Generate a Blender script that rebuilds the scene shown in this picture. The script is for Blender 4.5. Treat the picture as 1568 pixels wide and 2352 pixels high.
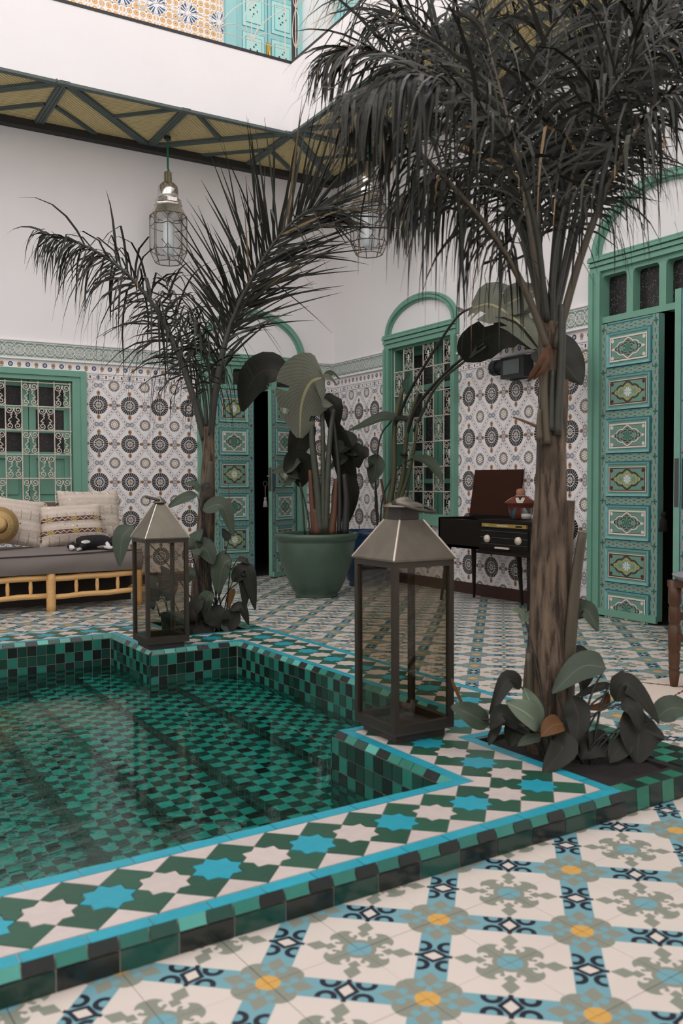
import bpy, math, random
from math import sin, cos, pi, radians, sqrt, atan2
from mathutils import Vector, Matrix

for _o in list(bpy.data.objects):
    bpy.data.objects.remove(_o, do_unlink=True)
SC = bpy.context.scene
COL = SC.collection
RNG = random.Random(11)
V = Vector

# ------------------------------------------------------------------ camera
CAM_LOC = V((-4.5124, -7.6818, 0.8874))
YAW, PITCH, ROLL, FPX = 0.539545, -0.032793, -0.003434, 2045.7
_w = V((sin(YAW) * cos(PITCH), cos(YAW) * cos(PITCH), sin(PITCH)))
_r = V((cos(YAW), -sin(YAW), 0.0))
_u = _r.cross(_w)
CR = _r * cos(ROLL) + _u * sin(ROLL)
CU = _u * cos(ROLL) - _r * sin(ROLL)
CW = _w
cam_d = bpy.data.cameras.new('camera')
cam_d.sensor_fit = 'VERTICAL'
cam_d.sensor_height = 36.0
cam_d.lens = FPX / 2352.0 * 36.0
cam_d.clip_start, cam_d.clip_end = 0.05, 100.0
cam_d.dof.use_dof = True
cam_d.dof.focus_distance = 5.2
cam_d.dof.aperture_fstop = 4.6
cam = bpy.data.objects.new('camera', cam_d)
cam.matrix_world = Matrix(((CR.x, CU.x, -CW.x, CAM_LOC.x), (CR.y, CU.y, -CW.y, CAM_LOC.y),
                           (CR.z, CU.z, -CW.z, CAM_LOC.z), (0, 0, 0, 1)))
COL.objects.link(cam)
SC.camera = cam

# ------------------------------------------------------------------ sky, exposure
world = bpy.data.worlds.new('overcast_sky')
SC.world = world
world.use_nodes = True
_bg = world.node_tree.nodes['Background']
_bg.inputs['Color'].default_value = (1.0, 0.955, 0.95, 1)
_bg.inputs['Strength'].default_value = 1.0
SC.view_settings.view_transform = 'Standard'
SC.view_settings.look = 'None'
SC.view_settings.exposure = 0.88
SC.view_settings.gamma = 1.0
SC.view_settings.use_curve_mapping = False
SC.cycles.max_bounces = 8
SC.cycles.diffuse_bounces = 4
SC.cycles.glossy_bounces = 4
SC.cycles.transmission_bounces = 6
SC.cycles.transparent_max_bounces = 12

# ------------------------------------------------------------------ placing helpers: a photo pixel at a known distance or plane
def ray(px, py):
    return CW * FPX + CR * (px - 784.0) - CU * (py - 1176.0)
def at(px, py, depth):
    return CAM_LOC + ray(px, py) * (depth / FPX)
def onz(px, py, z):
    v = ray(px, py); return CAM_LOC + v * ((z - CAM_LOC.z) / v.z)
def ony(px, py, y):
    v = ray(px, py); return CAM_LOC + v * ((y - CAM_LOC.y) / v.y)
def onx(px, py, x):
    v = ray(px, py); return CAM_LOC + v * ((x - CAM_LOC.x) / v.x)
def depth_of(p):
    return (V(p) - CAM_LOC).dot(CW)

# ------------------------------------------------------------------ node expressions
class E:
    __slots__ = ('nt', 's')
    def __init__(self, nt, s): self.nt, self.s = nt, s
    def __add__(a, b): return M('ADD', a, b)
    __radd__ = __add__
    def __sub__(a, b): return M('SUBTRACT', a, b)
    def __rsub__(a, b): return M('SUBTRACT', b, a)
    def __mul__(a, b): return M('MULTIPLY', a, b)
    __rmul__ = __mul__
    def __truediv__(a, b): return M('DIVIDE', a, b)
    def __lt__(a, b): return M('LESS_THAN', a, b)
    def __gt__(a, b): return M('GREATER_THAN', a, b)
    def __and__(a, b): return M('MULTIPLY', a, b)
    def __or__(a, b): return M('MAXIMUM', a, b)
    def __abs__(a): return M('ABSOLUTE', a)
def M(op, *a):
    nt = next(x.nt for x in a if isinstance(x, E))
    n = nt.nodes.new('ShaderNodeMath'); n.operation = op
    for i, x in enumerate(a):
        if isinstance(x, E): nt.links.new(x.s, n.inputs[i])
        else: n.inputs[i].default_value = float(x)
    return E(nt, n.outputs[0])
def emax(a, b): return M('MAXIMUM', a, b)
def emin(a, b): return M('MINIMUM', a, b)
def esin(a): return M('SINE', a)
def frac(a): return M('FRACT', a)
def fold(a): return abs(frac(a + 0.5) - 0.5)          # distance to nearest integer, 0..0.5
def hyp(a, b): return M('SQRT', a * a + b * b)
def ang(a, b): return M('ARCTAN2', b, a)
class Paint:
    def __init__(self, nt, c): self.nt, self.c = nt, c
    def over(self, mask, col):
        n = self.nt.nodes.new('ShaderNodeMix'); n.data_type = 'RGBA'
        self.nt.links.new(mask.s, n.inputs[0])
        for k, x in ((6, self.c), (7, col)):
            if isinstance(x, tuple): n.inputs[k].default_value = (*x[:3], 1)
            else: self.nt.links.new(x, n.inputs[k])
        self.c = n.outputs[2]
        return self
def H(h):
    h = h.lstrip('#'); o = []
    for i in (0, 2, 4):
        c = int(h[i:i + 2], 16) / 255.0
        o.append(c / 12.92 if c <= 0.04045 else ((c + 0.055) / 1.055) ** 2.4)
    return tuple(o)

def mat(name, col=(.8, .8, .8), rough=.6, metal=0.0, fn=None, world_co=False, noise=0.0, nscale=12.0, nstretch=None,
        bump=0.0, bscale=60.0, island=0.0, spec=.5, sss=None, coat=0.0):
    m = bpy.data.materials.new(name); m.use_nodes = True
    nt = m.node_tree; b = nt.nodes['Principled BSDF']
    b.inputs['Roughness'].default_value = rough
    b.inputs['Metallic'].default_value = metal
    b.inputs['Specular IOR Level'].default_value = spec
    if coat: b.inputs['Coat Weight'].default_value = coat; b.inputs['Coat Roughness'].default_value = .1
    cs = None
    def coords():
        if world_co: return nt.nodes.new('ShaderNodeNewGeometry').outputs['Position']
        return nt.nodes.new('ShaderNodeTexCoord').outputs['Object']
    co = None
    if fn or noise or bump: co = coords()
    if fn:
        sp = nt.nodes.new('ShaderNodeSeparateXYZ'); nt.links.new(co, sp.inputs[0])
        cs = fn(nt, *(E(nt, sp.outputs[i]) for i in range(3)))
        cs = cs.c
    def nz(scale, detail=4.0):
        n = nt.nodes.new('ShaderNodeTexNoise'); n.inputs['Scale'].default_value = scale; n.inputs['Detail'].default_value = detail
        src = co
        if nstretch:
            mp = nt.nodes.new('ShaderNodeMapping'); mp.inputs['Scale'].default_value = nstretch
            nt.links.new(co, mp.inputs['Vector']); src = mp.outputs[0]
        nt.links.new(src, n.inputs['Vector']); return n
    fac = None
    if noise:
        fac = (E(nt, nz(nscale).outputs['Fac']) - .5) * (noise * 2.6) + 1.0
    if island:
        g = nt.nodes.new('ShaderNodeNewGeometry'); oi = nt.nodes.new('ShaderNodeObjectInfo')
        r = frac(E(nt, g.outputs['Random Per Island']) + E(nt, oi.outputs['Random']))
        f2 = (r - .5) * (2 * island) + 1.0
        fac = f2 if fac is None else fac * f2
    if fac is not None:
        n = nt.nodes.new('ShaderNodeVectorMath'); n.operation = 'SCALE'
        if cs is None: n.inputs[0].default_value = col[:3]
        else: nt.links.new(cs, n.inputs[0])
        nt.links.new(fac.s, n.inputs['Scale']); cs = n.outputs[0]
    if cs is None: b.inputs['Base Color'].default_value = (*col[:3], 1)
    else: nt.links.new(cs, b.inputs['Base Color'])
    if bump:
        bn = nt.nodes.new('ShaderNodeBump'); bn.inputs['Strength'].default_value = bump; bn.inputs['Distance'].default_value = .01
        nt.links.new(nz(bscale, 6.0).outputs['Fac'], bn.inputs['Height']); nt.links.new(bn.outputs[0], b.inputs['Normal'])
    m.diffuse_color = (*col[:3], 1)
    return m

def glass_mat(name, tint, refl=1.0, rough=.02, bump=0.0):
    m = bpy.data.materials.new(name); m.use_nodes = True
    nt = m.node_tree; nt.nodes.remove(nt.nodes['Principled BSDF'])
    t = nt.nodes.new('ShaderNodeBsdfTransparent'); t.inputs[0].default_value = (*tint, 1)
    g = nt.nodes.new('ShaderNodeBsdfGlossy'); g.inputs['Roughness'].default_value = rough
    g.inputs[0].default_value = (refl, refl, refl, 1)
    lw = nt.nodes.new('ShaderNodeLayerWeight'); lw.inputs[0].default_value = .5
    fc = E(nt, lw.outputs['Facing']); fr = fc * fc * fc * fc * .55 + .04
    mx = nt.nodes.new('ShaderNodeMixShader')
    nt.links.new(fr.s, mx.inputs[0]); nt.links.new(t.outputs[0], mx.inputs[1]); nt.links.new(g.outputs[0], mx.inputs[2])
    nt.links.new(mx.outputs[0], nt.nodes['Material Output'].inputs[0])
    return m

# ------------------------------------------------------------------ object helpers
def world_origin(p):
    o = V((0, 0, 0))
    while p is not None:
        o += p.location; p = p.parent
    return o
def tag(o, label=None, cat=None, group=None, kind=None):
    if label: o['label'] = label
    if cat: o['category'] = cat
    if group: o['group'] = group
    if kind: o['kind'] = kind
    return o
def empty(name, loc, label=None, cat=None, group=None, kind=None, parent=None):
    o = bpy.data.objects.new(name, None); o.location = V(loc) - (world_origin(parent) if parent else V((0, 0, 0)))
    o.empty_display_size = .1; o.parent = parent
    COL.objects.link(o); return tag(o, label, cat, group, kind)
def make_obj(name, me, parent=None, loc=None):
    o = bpy.data.objects.new(name, me); o.parent = parent
    if loc is not None: o.location = loc
    COL.objects.link(o); return o
def copy_tree(o, parent=None):
    c = o.copy(); COL.objects.link(c); c.parent = parent
    for ch in list(o.children): copy_tree(ch, c)
    return c

class MB:
    def __init__(self): self.v, self.f, self.mi = [], [], []
    def face(self, idx, m=0): self.f.append(idx); self.mi.append(m)
    def add(self, pts): n = len(self.v); self.v += [V(p) for p in pts]; return n
    def quad(self, a, b, c, d, m=0):
        n = self.add((a, b, c, d)); self.face((n, n + 1, n + 2, n + 3), m); return self
    def box(self, x0, y0, z0, x1, y1, z1, m=0):
        n = self.add([(x, y, z) for z in (z0, z1) for y in (y0, y1) for x in (x0, x1)])
        for q in ((0, 2, 3, 1), (4, 5, 7, 6), (0, 1, 5, 4), (2, 6, 7, 3), (0, 4, 6, 2), (1, 3, 7, 5)):
            self.face(tuple(n + i for i in q), m)
        return self
    def beam(self, a, b, w, h, up=(0, 0, 1), m=0):           # box from a to b, w across, h along up
        a, b = V(a), V(b); t = (b - a).normalized(); s = t.cross(V(up)).normalized() * (w / 2); u = V(up).normalized() * (h / 2)
        n = self.add([a - s - u, a + s - u, a - s + u, a + s + u, b - s - u, b + s - u, b - s + u, b + s + u])
        for q in ((0, 2, 3, 1), (4, 5, 7, 6), (0, 1, 5, 4), (2, 6, 7, 3), (0, 4, 6, 2), (1, 3, 7, 5)):
            self.face(tuple(n + i for i in q), m)
        return self
    def prism(self, pts, d, m=0):                              # pts: loop of points, extruded by vector d
        k = len(pts); n = self.add(pts); d = V(d); self.add([V(p) + d for p in pts])
        self.face(tuple(range(n + k - 1, n - 1, -1)), m); self.face(tuple(range(n + k, n + 2 * k)), m)
        for i in range(k):
            j = (i + 1) % k; self.face((n + i, n + j, n + k + j, n + k + i), m)
        return self
    def tube(self, pts, r, n=8, m=0, closed=False, cap=True, flat=1.0):
        pts = [V(p) for p in pts]; K = len(pts); rs = r if isinstance(r, (list, tuple)) else [r] * K
        ref = None; base = len(self.v)
        for i in range(K):
            if closed: t = pts[(i + 1) % K] - pts[i - 1]
            else: t = pts[min(i + 1, K - 1)] - pts[max(i - 1, 0)]
            t = t.normalized() if t.length > 1e-9 else V((0, 0, 1))
            if ref is None:
                ref = V((0, 0, 1)) if abs(t.z) < .9 else V((1, 0, 0))
            s = (ref - t * ref.dot(t)).normalized(); ref = s; q = t.cross(s)
            for k in range(n):
                a = 2 * pi * k / n; self.v.append(pts[i] + (s * cos(a) + q * (sin(a) * flat)) * rs[i])
        for i in range(K if closed else K - 1):
            j = (i + 1) % K
            for k in range(n):
                l = (k + 1) % n; self.face((base + i * n + k, base + i * n + l, base + j * n + l, base + j * n + k), m)
        if cap and not closed:
            self.face(tuple(base + k for k in range(n - 1, -1, -1)), m)
            self.face(tuple(base + (K - 1) * n + k for k in range(n)), m)
        return self
    def lathe(self, prof, c=(0, 0, 0), n=24, m=0, axis=None, sq=None):
        c = V(c); base = len(self.v); K = len(prof)
        ax = V(axis).normalized() if axis else V((0, 0, 1))
        s = ax.orthogonal().normalized() if axis else V((1, 0, 0)); q = ax.cross(s)
        for (r, z) in prof:
            for k in range(n):
                a = 2 * pi * (k + (.5 if sq else 0)) / n; self.v.append(c + ax * z + (s * cos(a) + q * sin(a)) * r)
        for i in range(K - 1):
            for k in range(n):
                l = (k + 1) % n; self.face((base + i * n + k, base + i * n + l, base + (i + 1) * n + l, base + (i + 1) * n + k), m)
        if prof[0][0] > 1e-6: self.face(tuple(base + k for k in range(n - 1, -1, -1)), m)
        if prof[-1][0] > 1e-6: self.face(tuple(base + (K - 1) * n + k for k in range(n)), m)
        return self
    def grid(self, fn, nu, nv, m=0, wrap_u=False):
        base = len(self.v)
        for j in range(nv + 1):
            for i in range(nu + 1): self.v.append(V(fn(i / nu, j / nv)))
        for j in range(nv):
            for i in range(nu):
                a = base + j * (nu + 1) + i; self.face((a, a + 1, a + nu + 2, a + nu + 1), m)
        return self
    def mesh(self, name, mats, origin=(0, 0, 0), smooth=False):
        o = V(origin); me = bpy.data.meshes.new(name)
        me.from_pydata([tuple(p - o) for p in self.v], [], self.f)
        for x in (mats if isinstance(mats, (list, tuple)) else [mats]): me.materials.append(x)
        if any(self.mi): me.polygons.foreach_set('material_index', self.mi)
        if smooth: me.polygons.foreach_set('use_smooth', [True] * len(me.polygons))
        me.update(); return me
    def build(self, name, mats, parent=None, smooth=False, origin=None, label=None, cat=None, group=None, kind=None):
        po = world_origin(parent) if parent else V((0, 0, 0))
        og = V(origin) if origin is not None else po
        o = make_obj(name, self.mesh(name, mats, og, smooth), parent, og - po)
        return tag(o, label, cat, group, kind)

def bez(p0, p1, p2, n):
    p0, p1, p2 = V(p0), V(p1), V(p2)
    return [p0 * (1 - t) ** 2 + p1 * 2 * t * (1 - t) + p2 * t * t for t in (i / n for i in range(n + 1))]
def spline(P, n):                                              # Catmull-Rom through P, n pieces per span
    P = [V(p) for p in P]; Q = [P[0] * 2 - P[1]] + P + [P[-1] * 2 - P[-2]]; o = []
    for i in range(1, len(Q) - 2):
        a, b, c, d = Q[i - 1:i + 3]
        for k in range(n):
            t = k / n
            o.append((b * 2 + (c - a) * t + (a * 2 - b * 5 + c * 4 - d) * t * t + (b * 3 - a - c * 3 + d) * t ** 3) * .5)
    o.append(P[-1]); return o
# ------------------------------------------------------------------ materials
GREEN = (.170, .365, .275)
M_plaster = mat('plaster', (.87, .845, .845), .85, noise=.02, nscale=3.0, bump=.12, bscale=90)
M_room_shade = mat('painted_room_shade', (.03, .026, .024), .9)  # near-black walls: shade of the unlit rooms is put into the colour
M_green = mat('green_paint', GREEN, .45, noise=.07, nscale=9.0, bump=.05, bscale=120)
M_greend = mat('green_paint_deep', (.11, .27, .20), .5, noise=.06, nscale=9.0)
M_soft_beam = mat('grey_green_beam', (.095, .125, .115), .7, noise=.1, nscale=8.0)
M_black_beam = mat('black_beam', (.028, .026, .024), .7, noise=.1)
M_iron_white = mat('cream_iron', (.70, .62, .55), .5, noise=.05, nscale=30)
M_iron_black = mat('black_iron', (.012, .013, .016), .45)
M_base = mat('brown_baseboard', (.055, .022, .016), .35)
M_grout = mat('grout', (.46, .41, .36), .9, noise=.08, nscale=40)
M_grout_dark = mat('grout_dark', (.36, .34, .30), .9, noise=.1, nscale=30)
M_wood_y = mat('pale_wood', (.72, .43, .17), .55, noise=.16, nscale=10, nstretch=(1, 6, 6), bump=.1, bscale=30)
M_soil = mat('soil', (.009, .007, .006), .95, noise=.3, nscale=30, bump=.8, bscale=40)
M_brass = mat('brass', (.55, .38, .12), .3, 1.0)
M_steel_dark = mat('dark_steel', (.10, .10, .10), .45, .6)

CREAM = (.61, .54, .485)
def pat_floor(nt, x, y, z):
    ca, sa, d = .7544, .6564, .2828
    X, Y = (x + 3.6154) / d, (y + 6.4660) / d
    p, q = fold(X * ca - Y * sa), fold(X * sa + Y * ca)
    mx, mn = emax(p, q), emin(p, q)
    BLUE, SAGE, YEL, BLK = (.155, .325, .37), (.225, .240, .195), (.58, .33, .085), (.012, .014, .026)
    P = Paint(nt, CREAM)
    P.over(mn < .105, BLUE)
    # flower between the bands
    u, v = .5 - mn, .5 - mx                                   # u >= v, flower centre at 0,0
    P.over((abs(u - .285) / .085 + v / .060) < 1.0, SAGE)
    P.over((abs(u - .20) / .05 + v / .045) < 1.0, SAGE)
    P.over(hyp(u - .140, v - .118) < .080, SAGE)
    P.over(hyp(u - .176, v - .066) < .032, CREAM)
    P.over(hyp(u - .160, v - .050) < .016, SAGE)
    P.over(hyp(u, v) < .118, SAGE)
    P.over(hyp(u, v) < .085, BLUE)
    # rosette on the crossing
    P.over(hyp(mx - .12, mn - .105) < .088, SAGE)
    P.over((abs(mx - .215) / .085 + mn / .062) < 1.0, SAGE)
    P.over(hyp(mx - .155, mn - .055) < .030, BLUE)
    P.over(hyp(p, q) < .080, YEL)
    # knot in the middle of each band
    e, g = .5 - mx, mn
    r = e / .085 + g / .112
    P.over((abs(hyp(e - .115, g - .085) - .052) < .018) & (g < .098), BLK)
    P.over((abs(e) < .016) & (g < .125), BLK)
    P.over(r < 1.0, BLK)
    P.over(r < .58, CREAM)
    return P
M_floor = mat('cement_floor_tile', fn=pat_floor, rough=.38, world_co=True, noise=.05, nscale=5.0, spec=.35)

NAVY, BRN, DKG, ORG, PALEB = (.030, .05, .105), (.085, .022, .013), (.014, .026, .024), (.45, .245, .125), (.25, .285, .365)
TILEW = (.90, .865, .868)
def pat_wall(axis, c0):
    def fn(nt, x, y, z):
        s = x if axis == 'x' else y
        A, B = .2735, .333
        a, b = (s - c0) / A, (z - .9) / B
        p, q = fold(a), fold(b)
        P = Paint(nt, TILEW)
        px, pz = p * A, q * B
        r = hyp(px, pz); th = ang(px, pz) * (24 / (2 * pi))
        pet = abs(frac(th + .5) - .5) < .43                 # 24 petals
        R = .080
        P.over((r < R) & (r > R * .55) & pet, DKG)
        P.over((r < R) & (r > R * .55) & pet & (fold(th * .25 + .5) < .15), BRN)
        pet2 = abs(frac(th * .5 + .5) - .5) < .41
        P.over((r < R * .49) & (r > R * .28) & pet2, (.022, .034, .068))
        P.over((r < R * .25) & (r > R * .15), (.62, .47, .25))
        P.over((r < R * .15) & (abs(frac(th * .333) - .5) < .3), NAVY)
        # orange flowers round the dark medallion
        fl = hyp(px, (pz - .104) * .9) < .0165
        fl2 = hyp(px - .108, pz) < .0155
        P.over(fl | fl2, ORG)
        P.over((hyp(px, pz - .104) < .006) | (hyp(px - .108, pz) < .0055) | ((px < .012) & (abs(pz - .0865) < .0025)) | ((pz < .012) & (abs(px - .0910) < .0025)), (.06, .03, .03))
        # diamond ring round the pale medallion
        p2, q2 = .5 - p, .5 - q
        t = p2 + q2
        P.over((abs(t - .482) < .007) | (abs(t - .335) < .007), (.33, .36, .43))
        e = (p2 - q2)
        band = abs(t - .4085)
        dots = fold(e * 6.0 + .5)
        P.over((band < .030) & (dots < .12), (.17, .11, .11))
        P.over((abs(band - .036) < .010) & (fold(e * 6.0) < .24), (.58, .45, .32))
        for cx, cz in ((.43, 0.0), (0.0, .43)):
            rr = hyp((p2 - cx) * A, (q2 - cz) * B)
            P.over(rr < .0215, TILEW)
            P.over((abs(rr - .0170) < .0032), PALEB)
            P.over((abs(rr - .0105) < .0022), (.10, .13, .2))
            P.over(rr < .005, (.62, .47, .25))
        r2 = hyp(p2 * A, q2 * B); t2 = ang(p2 * A, q2 * B) * (20 / (2 * pi))
        P.over((r2 < .050) & (r2 > .029) & (abs(frac(t2 + .5) - .5) < .33), (.12, .14, .16))
        P.over((r2 < .042) & (r2 > .033) & (abs(frac(t2) - .5) < .2), ORG)
        P.over((r2 < .025) & (r2 > .013) & (abs(frac(t2 * .4) - .5) < .33), (.45, .33, .2))
        P.over(r2 < .006, (.62, .47, .25))
        # frieze rows
        hi = z > 1.775
        P.over(hi, TILEW)
        zb = z - 1.803
        P.over((abs(abs(zb) - .0235) < .0022), PALEB)
        f = fold(a * 4.0)
        P.over((abs(zb) < .012) & (f < .09) & hi, (.08, .04, .05))
        P.over((abs(abs(zb) - .011) < .003) & (f > .3), ORG)
        g = fold(a)
        P.over((abs(hyp(g * A, zb) - .0155) < .0035) & hi, PALEB)
        zc = z - 1.873
        rr = hyp(fold(a * 2.0 + .25) * A / 2.0, zc)
        P.over((abs(rr - .0155) < .004), NAVY)
        P.over((abs(rr - .009) < .0022), PALEB)
        P.over(rr < .005, ORG)
        dx = fold(a * 2.0 - .25) * A / 2.0
        P.over((hyp(dx, zc * .85) < .0165) & ((dx * .9 + .004) > (0 - zc - .008)), ORG)
        P.over(((dx < .011) & (abs(zc + .021) < .0025)) | (hyp(dx, zc) < .004), (.05, .03, .05))
        return P
    return fn
M_tile_back = mat('painted_tile_back', fn=pat_wall('x', -1.53), rough=.3, world_co=True)
M_tile_right = mat('painted_tile_right', fn=pat_wall('y', -2.127), rough=.3, world_co=True)

def pat_cornice(axis):
    def fn(nt, x, y, z):
        s = x if axis == 'x' else y
        a = s / .162; b = (z - 1.992) / .162
        P = Paint(nt, (.20, .285, .24))
        vor = nt.nodes.new('ShaderNodeTexVoronoi'); vor.inputs['Scale'].default_value = 95.0
        geo = nt.nodes.new('ShaderNodeNewGeometry'); nt.links.new(geo.outputs['Position'], vor.inputs['Vector'])
        vd = E(nt, vor.outputs['Distance'])
        f, f2 = fold(a), fold(a + .5)
        star = (hyp(f, b) < .26) | (hyp(f2, b) < .26)
        P.over(star & (vd > .42), (.50, .54, .50))
        P.over(star & (vd < .16), (.10, .17, .14))
        ab = abs(b)
        L = .0145
        zz = abs(ab - (f * 1.0 + .03)) < L
        z2 = abs(ab - (f2 * .9 + .02)) < L
        oc = abs(emax(emax(f, ab), (f + ab) * .7071) - .235) < L * .8
        o2 = abs(emax(emax(f2, ab), (f2 + ab) * .7071) - .235) < L * .8
        P.over(zz | z2 | oc | o2, (.76, .745, .72))
        P.over(ab > .345, (.72, .72, .69))
        P.over((ab > .345) & (abs(ab - .39 + (fold(a * 6.0) - .25) * .06) < .011), (.16, .24, .2))
        P.over(ab > .435, (.80, .775, .77))
        return P
    return fn
M_corn_b = mat('carved_cornice_back', fn=pat_cornice('x'), rough=.8, world_co=True, bump=.3, bscale=140)
M_corn_r = mat('carved_cornice_right', fn=pat_cornice('y'), rough=.8, world_co=True, bump=.3, bscale=140)

def pat_upper(axis):
    def fn(nt, x, y, z):
        s = x if axis == 'x' else y
        a, b = s / .30, z / .30
        p, q = fold(a), fold(b)
        P = Paint(nt, (.82, .80, .80))
        cell = .2
        f, g = fold(a * 5.0), fold(b * 5.0)
        rr = hyp(f, g)
        P.over((rr < .42) & (rr > .15), (.72, .40, .13))
        P.over(rr < .10, (.03, .08, .16))
        P.over(hyp(.5 - f, .5 - g) < .12, (.04, .10, .2))
        r = hyp(p, q); th = ang(p, q) * (16 / (2 * pi))
        P.over(r < .31, (.82, .80, .80))
        P.over((r < .29) & (r > .09) & (abs(frac(th + .5) - .5) < (.22 + r * .5)), (.03, .085, .17))
        P.over(r < .045, (.78, .45, .16))
        P.over((abs(p - .5) < .012) | (abs(q - .5) < .012) | (abs(p - .012) < .012) | (abs(q - .012) < .012), (.82, .80, .82))
        return P
    return fn
M_up_b = mat('orange_blue_tile_back', fn=pat_upper('x'), rough=.3, world_co=True)
M_up_r = mat('orange_blue_tile_right', fn=pat_upper('y'), rough=.3, world_co=True)
M_turq = mat('turquoise_paint', (.30, .58, .58), .5, noise=.05)
M_turqd = mat('turquoise_line', (.05, .27, .33), .5)

def pat_pane(nt, x, y, z):
    n = nt.nodes.new('ShaderNodeTexNoise'); n.inputs['Scale'].default_value = 95.0; n.inputs['Detail'].default_value = 3.0
    g = nt.nodes.new('ShaderNodeNewGeometry'); nt.links.new(g.outputs['Position'], n.inputs['Vector'])
    f = E(nt, n.outputs['Fac'])
    return Paint(nt, (.016, .013, .014)).over(f > .57, (.05, .045, .046)).over(f > .66, (.15, .14, .14))
M_pane = mat('textured_dark_pane', fn=pat_pane, rough=.25, world_co=True)

# door leaf paint: W leaf width, pitch of panels, z0 of first rail
def pat_leaf(W, pitch, z0):
    def fn(nt, x, y, z):
        P = Paint(nt, (.165, .35, .27))
        BL, WAVE, LEAF = (.012, .10, .17), (.33, .31, .26), (.03, .12, .10)
        xe = W / 2 - abs(x - W / 2)                         # distance from leaf edge
        st = xe < .060
        w1 = abs(xe - .031 + esin(z * (2 * pi / .085)) * .011)
        P.over(st, (.19, .36, .29))
        P.over(st & (w1 < .0060), WAVE)
        P.over(st & (w1 > .011) & (w1 < .017) & (fold(z / .0425) > .22), LEAF)
        f = fold((z - z0) / pitch) * pitch                    # distance from rail centre
        ra = (f < .026) & (xe > .060)
        zz = frac((z - z0) / pitch + .5) * pitch - pitch / 2
        P.over(ra, (.19, .36, .29))
        w2 = abs(zz + esin(x * (2 * pi / .07)) * .008)
        P.over(ra & (w2 < .0045), WAVE)
        P.over(ra & (w2 > .0085) & (w2 < .0135) & (fold(x / .035) > .22), LEAF)
        P.over((hyp(xe - .031, zz) < .018) & (emin(abs(xe - .031), abs(zz)) < .0055), LEAF)
        P.over((xe < .0085) | (z > 99.0), BL)
        P.over((abs(xe - .062) < .0035) & (f > .024), BL)
        P.over((abs(f - .0275) < .0035) & (xe > .060), BL)
        P.over(y > -.0195, (.175, .37, .28))
        return P
    return fn
def pat_cart(hx, hz, var):
    def fn(nt, x, y, z):
        G0 = (.155, .32, .25)
        WHT, BRW, YEL, DG = (.74, .68, .63), (.085, .022, .018), (.60, .39, .06), (.02, .13, .09)
        P = Paint(nt, G0)
        ax, az = abs(x), abs(z)
        edge = emin(hx - ax, (hz - az))
        if var == 0:
            P.over(edge < .0105, WHT); P.over(abs(edge - .0125) < .0018, BRW)
        else:
            P.over(edge < .005, (.70, .60, .50)); P.over((edge > .005) & (edge < .012), BRW)
        ccorn = hyp(hx - .024 - ax, hz - .024 - az)
        P.over(ccorn < .012, WHT if var == 0 else BRW)
        a, b = hx * .80, hz * .80
        d1 = M('POWER', ax / (a * .56), 1.35) + M('POWER', az / (b * 1.04), 1.35); d2 = hyp((ax - a * .42) / (a * .36), z / (b * .66)); d3 = hyp((ax - a * .72) / (a * .20), z / (b * .30))
        d = emin(emin(d1, d2), d3)
        P.over(abs(d - .98) < .150, BRW if var == 0 else DG)
        P.over(abs(d - .98) < .10, WHT if var == 0 else BRW)
        P.over((abs(ax - hx * .80) / .018 + az / .010) < 1.0, WHT if var == 0 else BRW)
        th = ang(x, z); r = hyp(x, z)
        ara = esin(ang(ax, az) * 8.0 + r * 330.0)
        P.over((d < .72) & (d > .38) & (ara > -.1), BRW if var == 0 else YEL)
        P.over((d < .80) & (d > .62) & (ax > az * 1.7) & (az < .006), BRW if var == 0 else YEL)
        if var == 1: P.over(d1 < .40, (.22, .45, .5))
        R = hz * .34
        P.over((r < R) & (abs(frac(th * (8 / (2 * pi))) - .5) < .30) & (r > R * .16), DG if var == 0 else (.78, .76, .72))
        P.over(r < R * .2, DG if var == 0 else (.62, .5, .25))
        return P
    return fn

# ------------------------------------------------------------------ the shell: floor
PU, PV = V((cos(radians(2)), sin(radians(2)), 0)), V((-sin(radians(2)), cos(radians(2)), 0))
P0 = V((-2.68, -6.067, 0))
def uvp(u, v, z=0.0):
    return P0 + PU * u + PV * v + V((0, 0, z))
def to_uv(p):
    d = V(p) - P0; return d.dot(PU), d.dot(PV)
PP = .237                                                       # star period
hw = PP / 2 + .0395
u1, v1 = -.145, .170
v2, u2 = v1 + 2.5 * PP, u1 + 2 * PP
v3 = v2 + 8.5 * PP; v4 = v3 + 2.5 * PP
ULEFT = -3.2
CZ = .065                                                       # height of the coping
WZ = -.10                                                       # water level
outer_boxes = [(ULEFT, v1 - hw, u1 + hw, v4 + hw), (u1 + hw - .01, v2 - hw, u2 + hw, v3 + hw)]
plant_boxes = [(u1 + hw, v1 - hw, u2 + hw, v2 - hw), (u1 + hw, v3 + hw, u2 + hw, v4 + hw)]
def in_block(u, v):
    return any(a <= u <= c and b <= v <= d for a, b, c, d in outer_boxes + plant_boxes)
floor = empty('floor', (-3.5, -4, 0), kind='structure', label='patterned cement tile courtyard floor')
sub = MB()
full = (ULEFT, v1 - hw, u2 + hw, v4 + hw)
def slab_uv(mb, a, b, c, d, z0, z1):
    mb.prism([uvp(a, b, z0), uvp(c, b, z0), uvp(c, d, z0), uvp(a, d, z0)], (0, 0, z1 - z0))
slab_uv(sub, -6.5, -7.2, 3.2, full[1], -.2, -.008); slab_uv(sub, -6.5, full[3], 3.2, 6.6, -.2, -.008)
slab_uv(sub, full[2], full[1], 3.2, full[3], -.2, -.008); slab_uv(sub, -6.5, full[1], ULEFT, full[3], -.2, -.008)
sub.build('floor_bed', M_grout, floor)
TS = .2
ta = radians(45 - 41.03)
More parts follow.
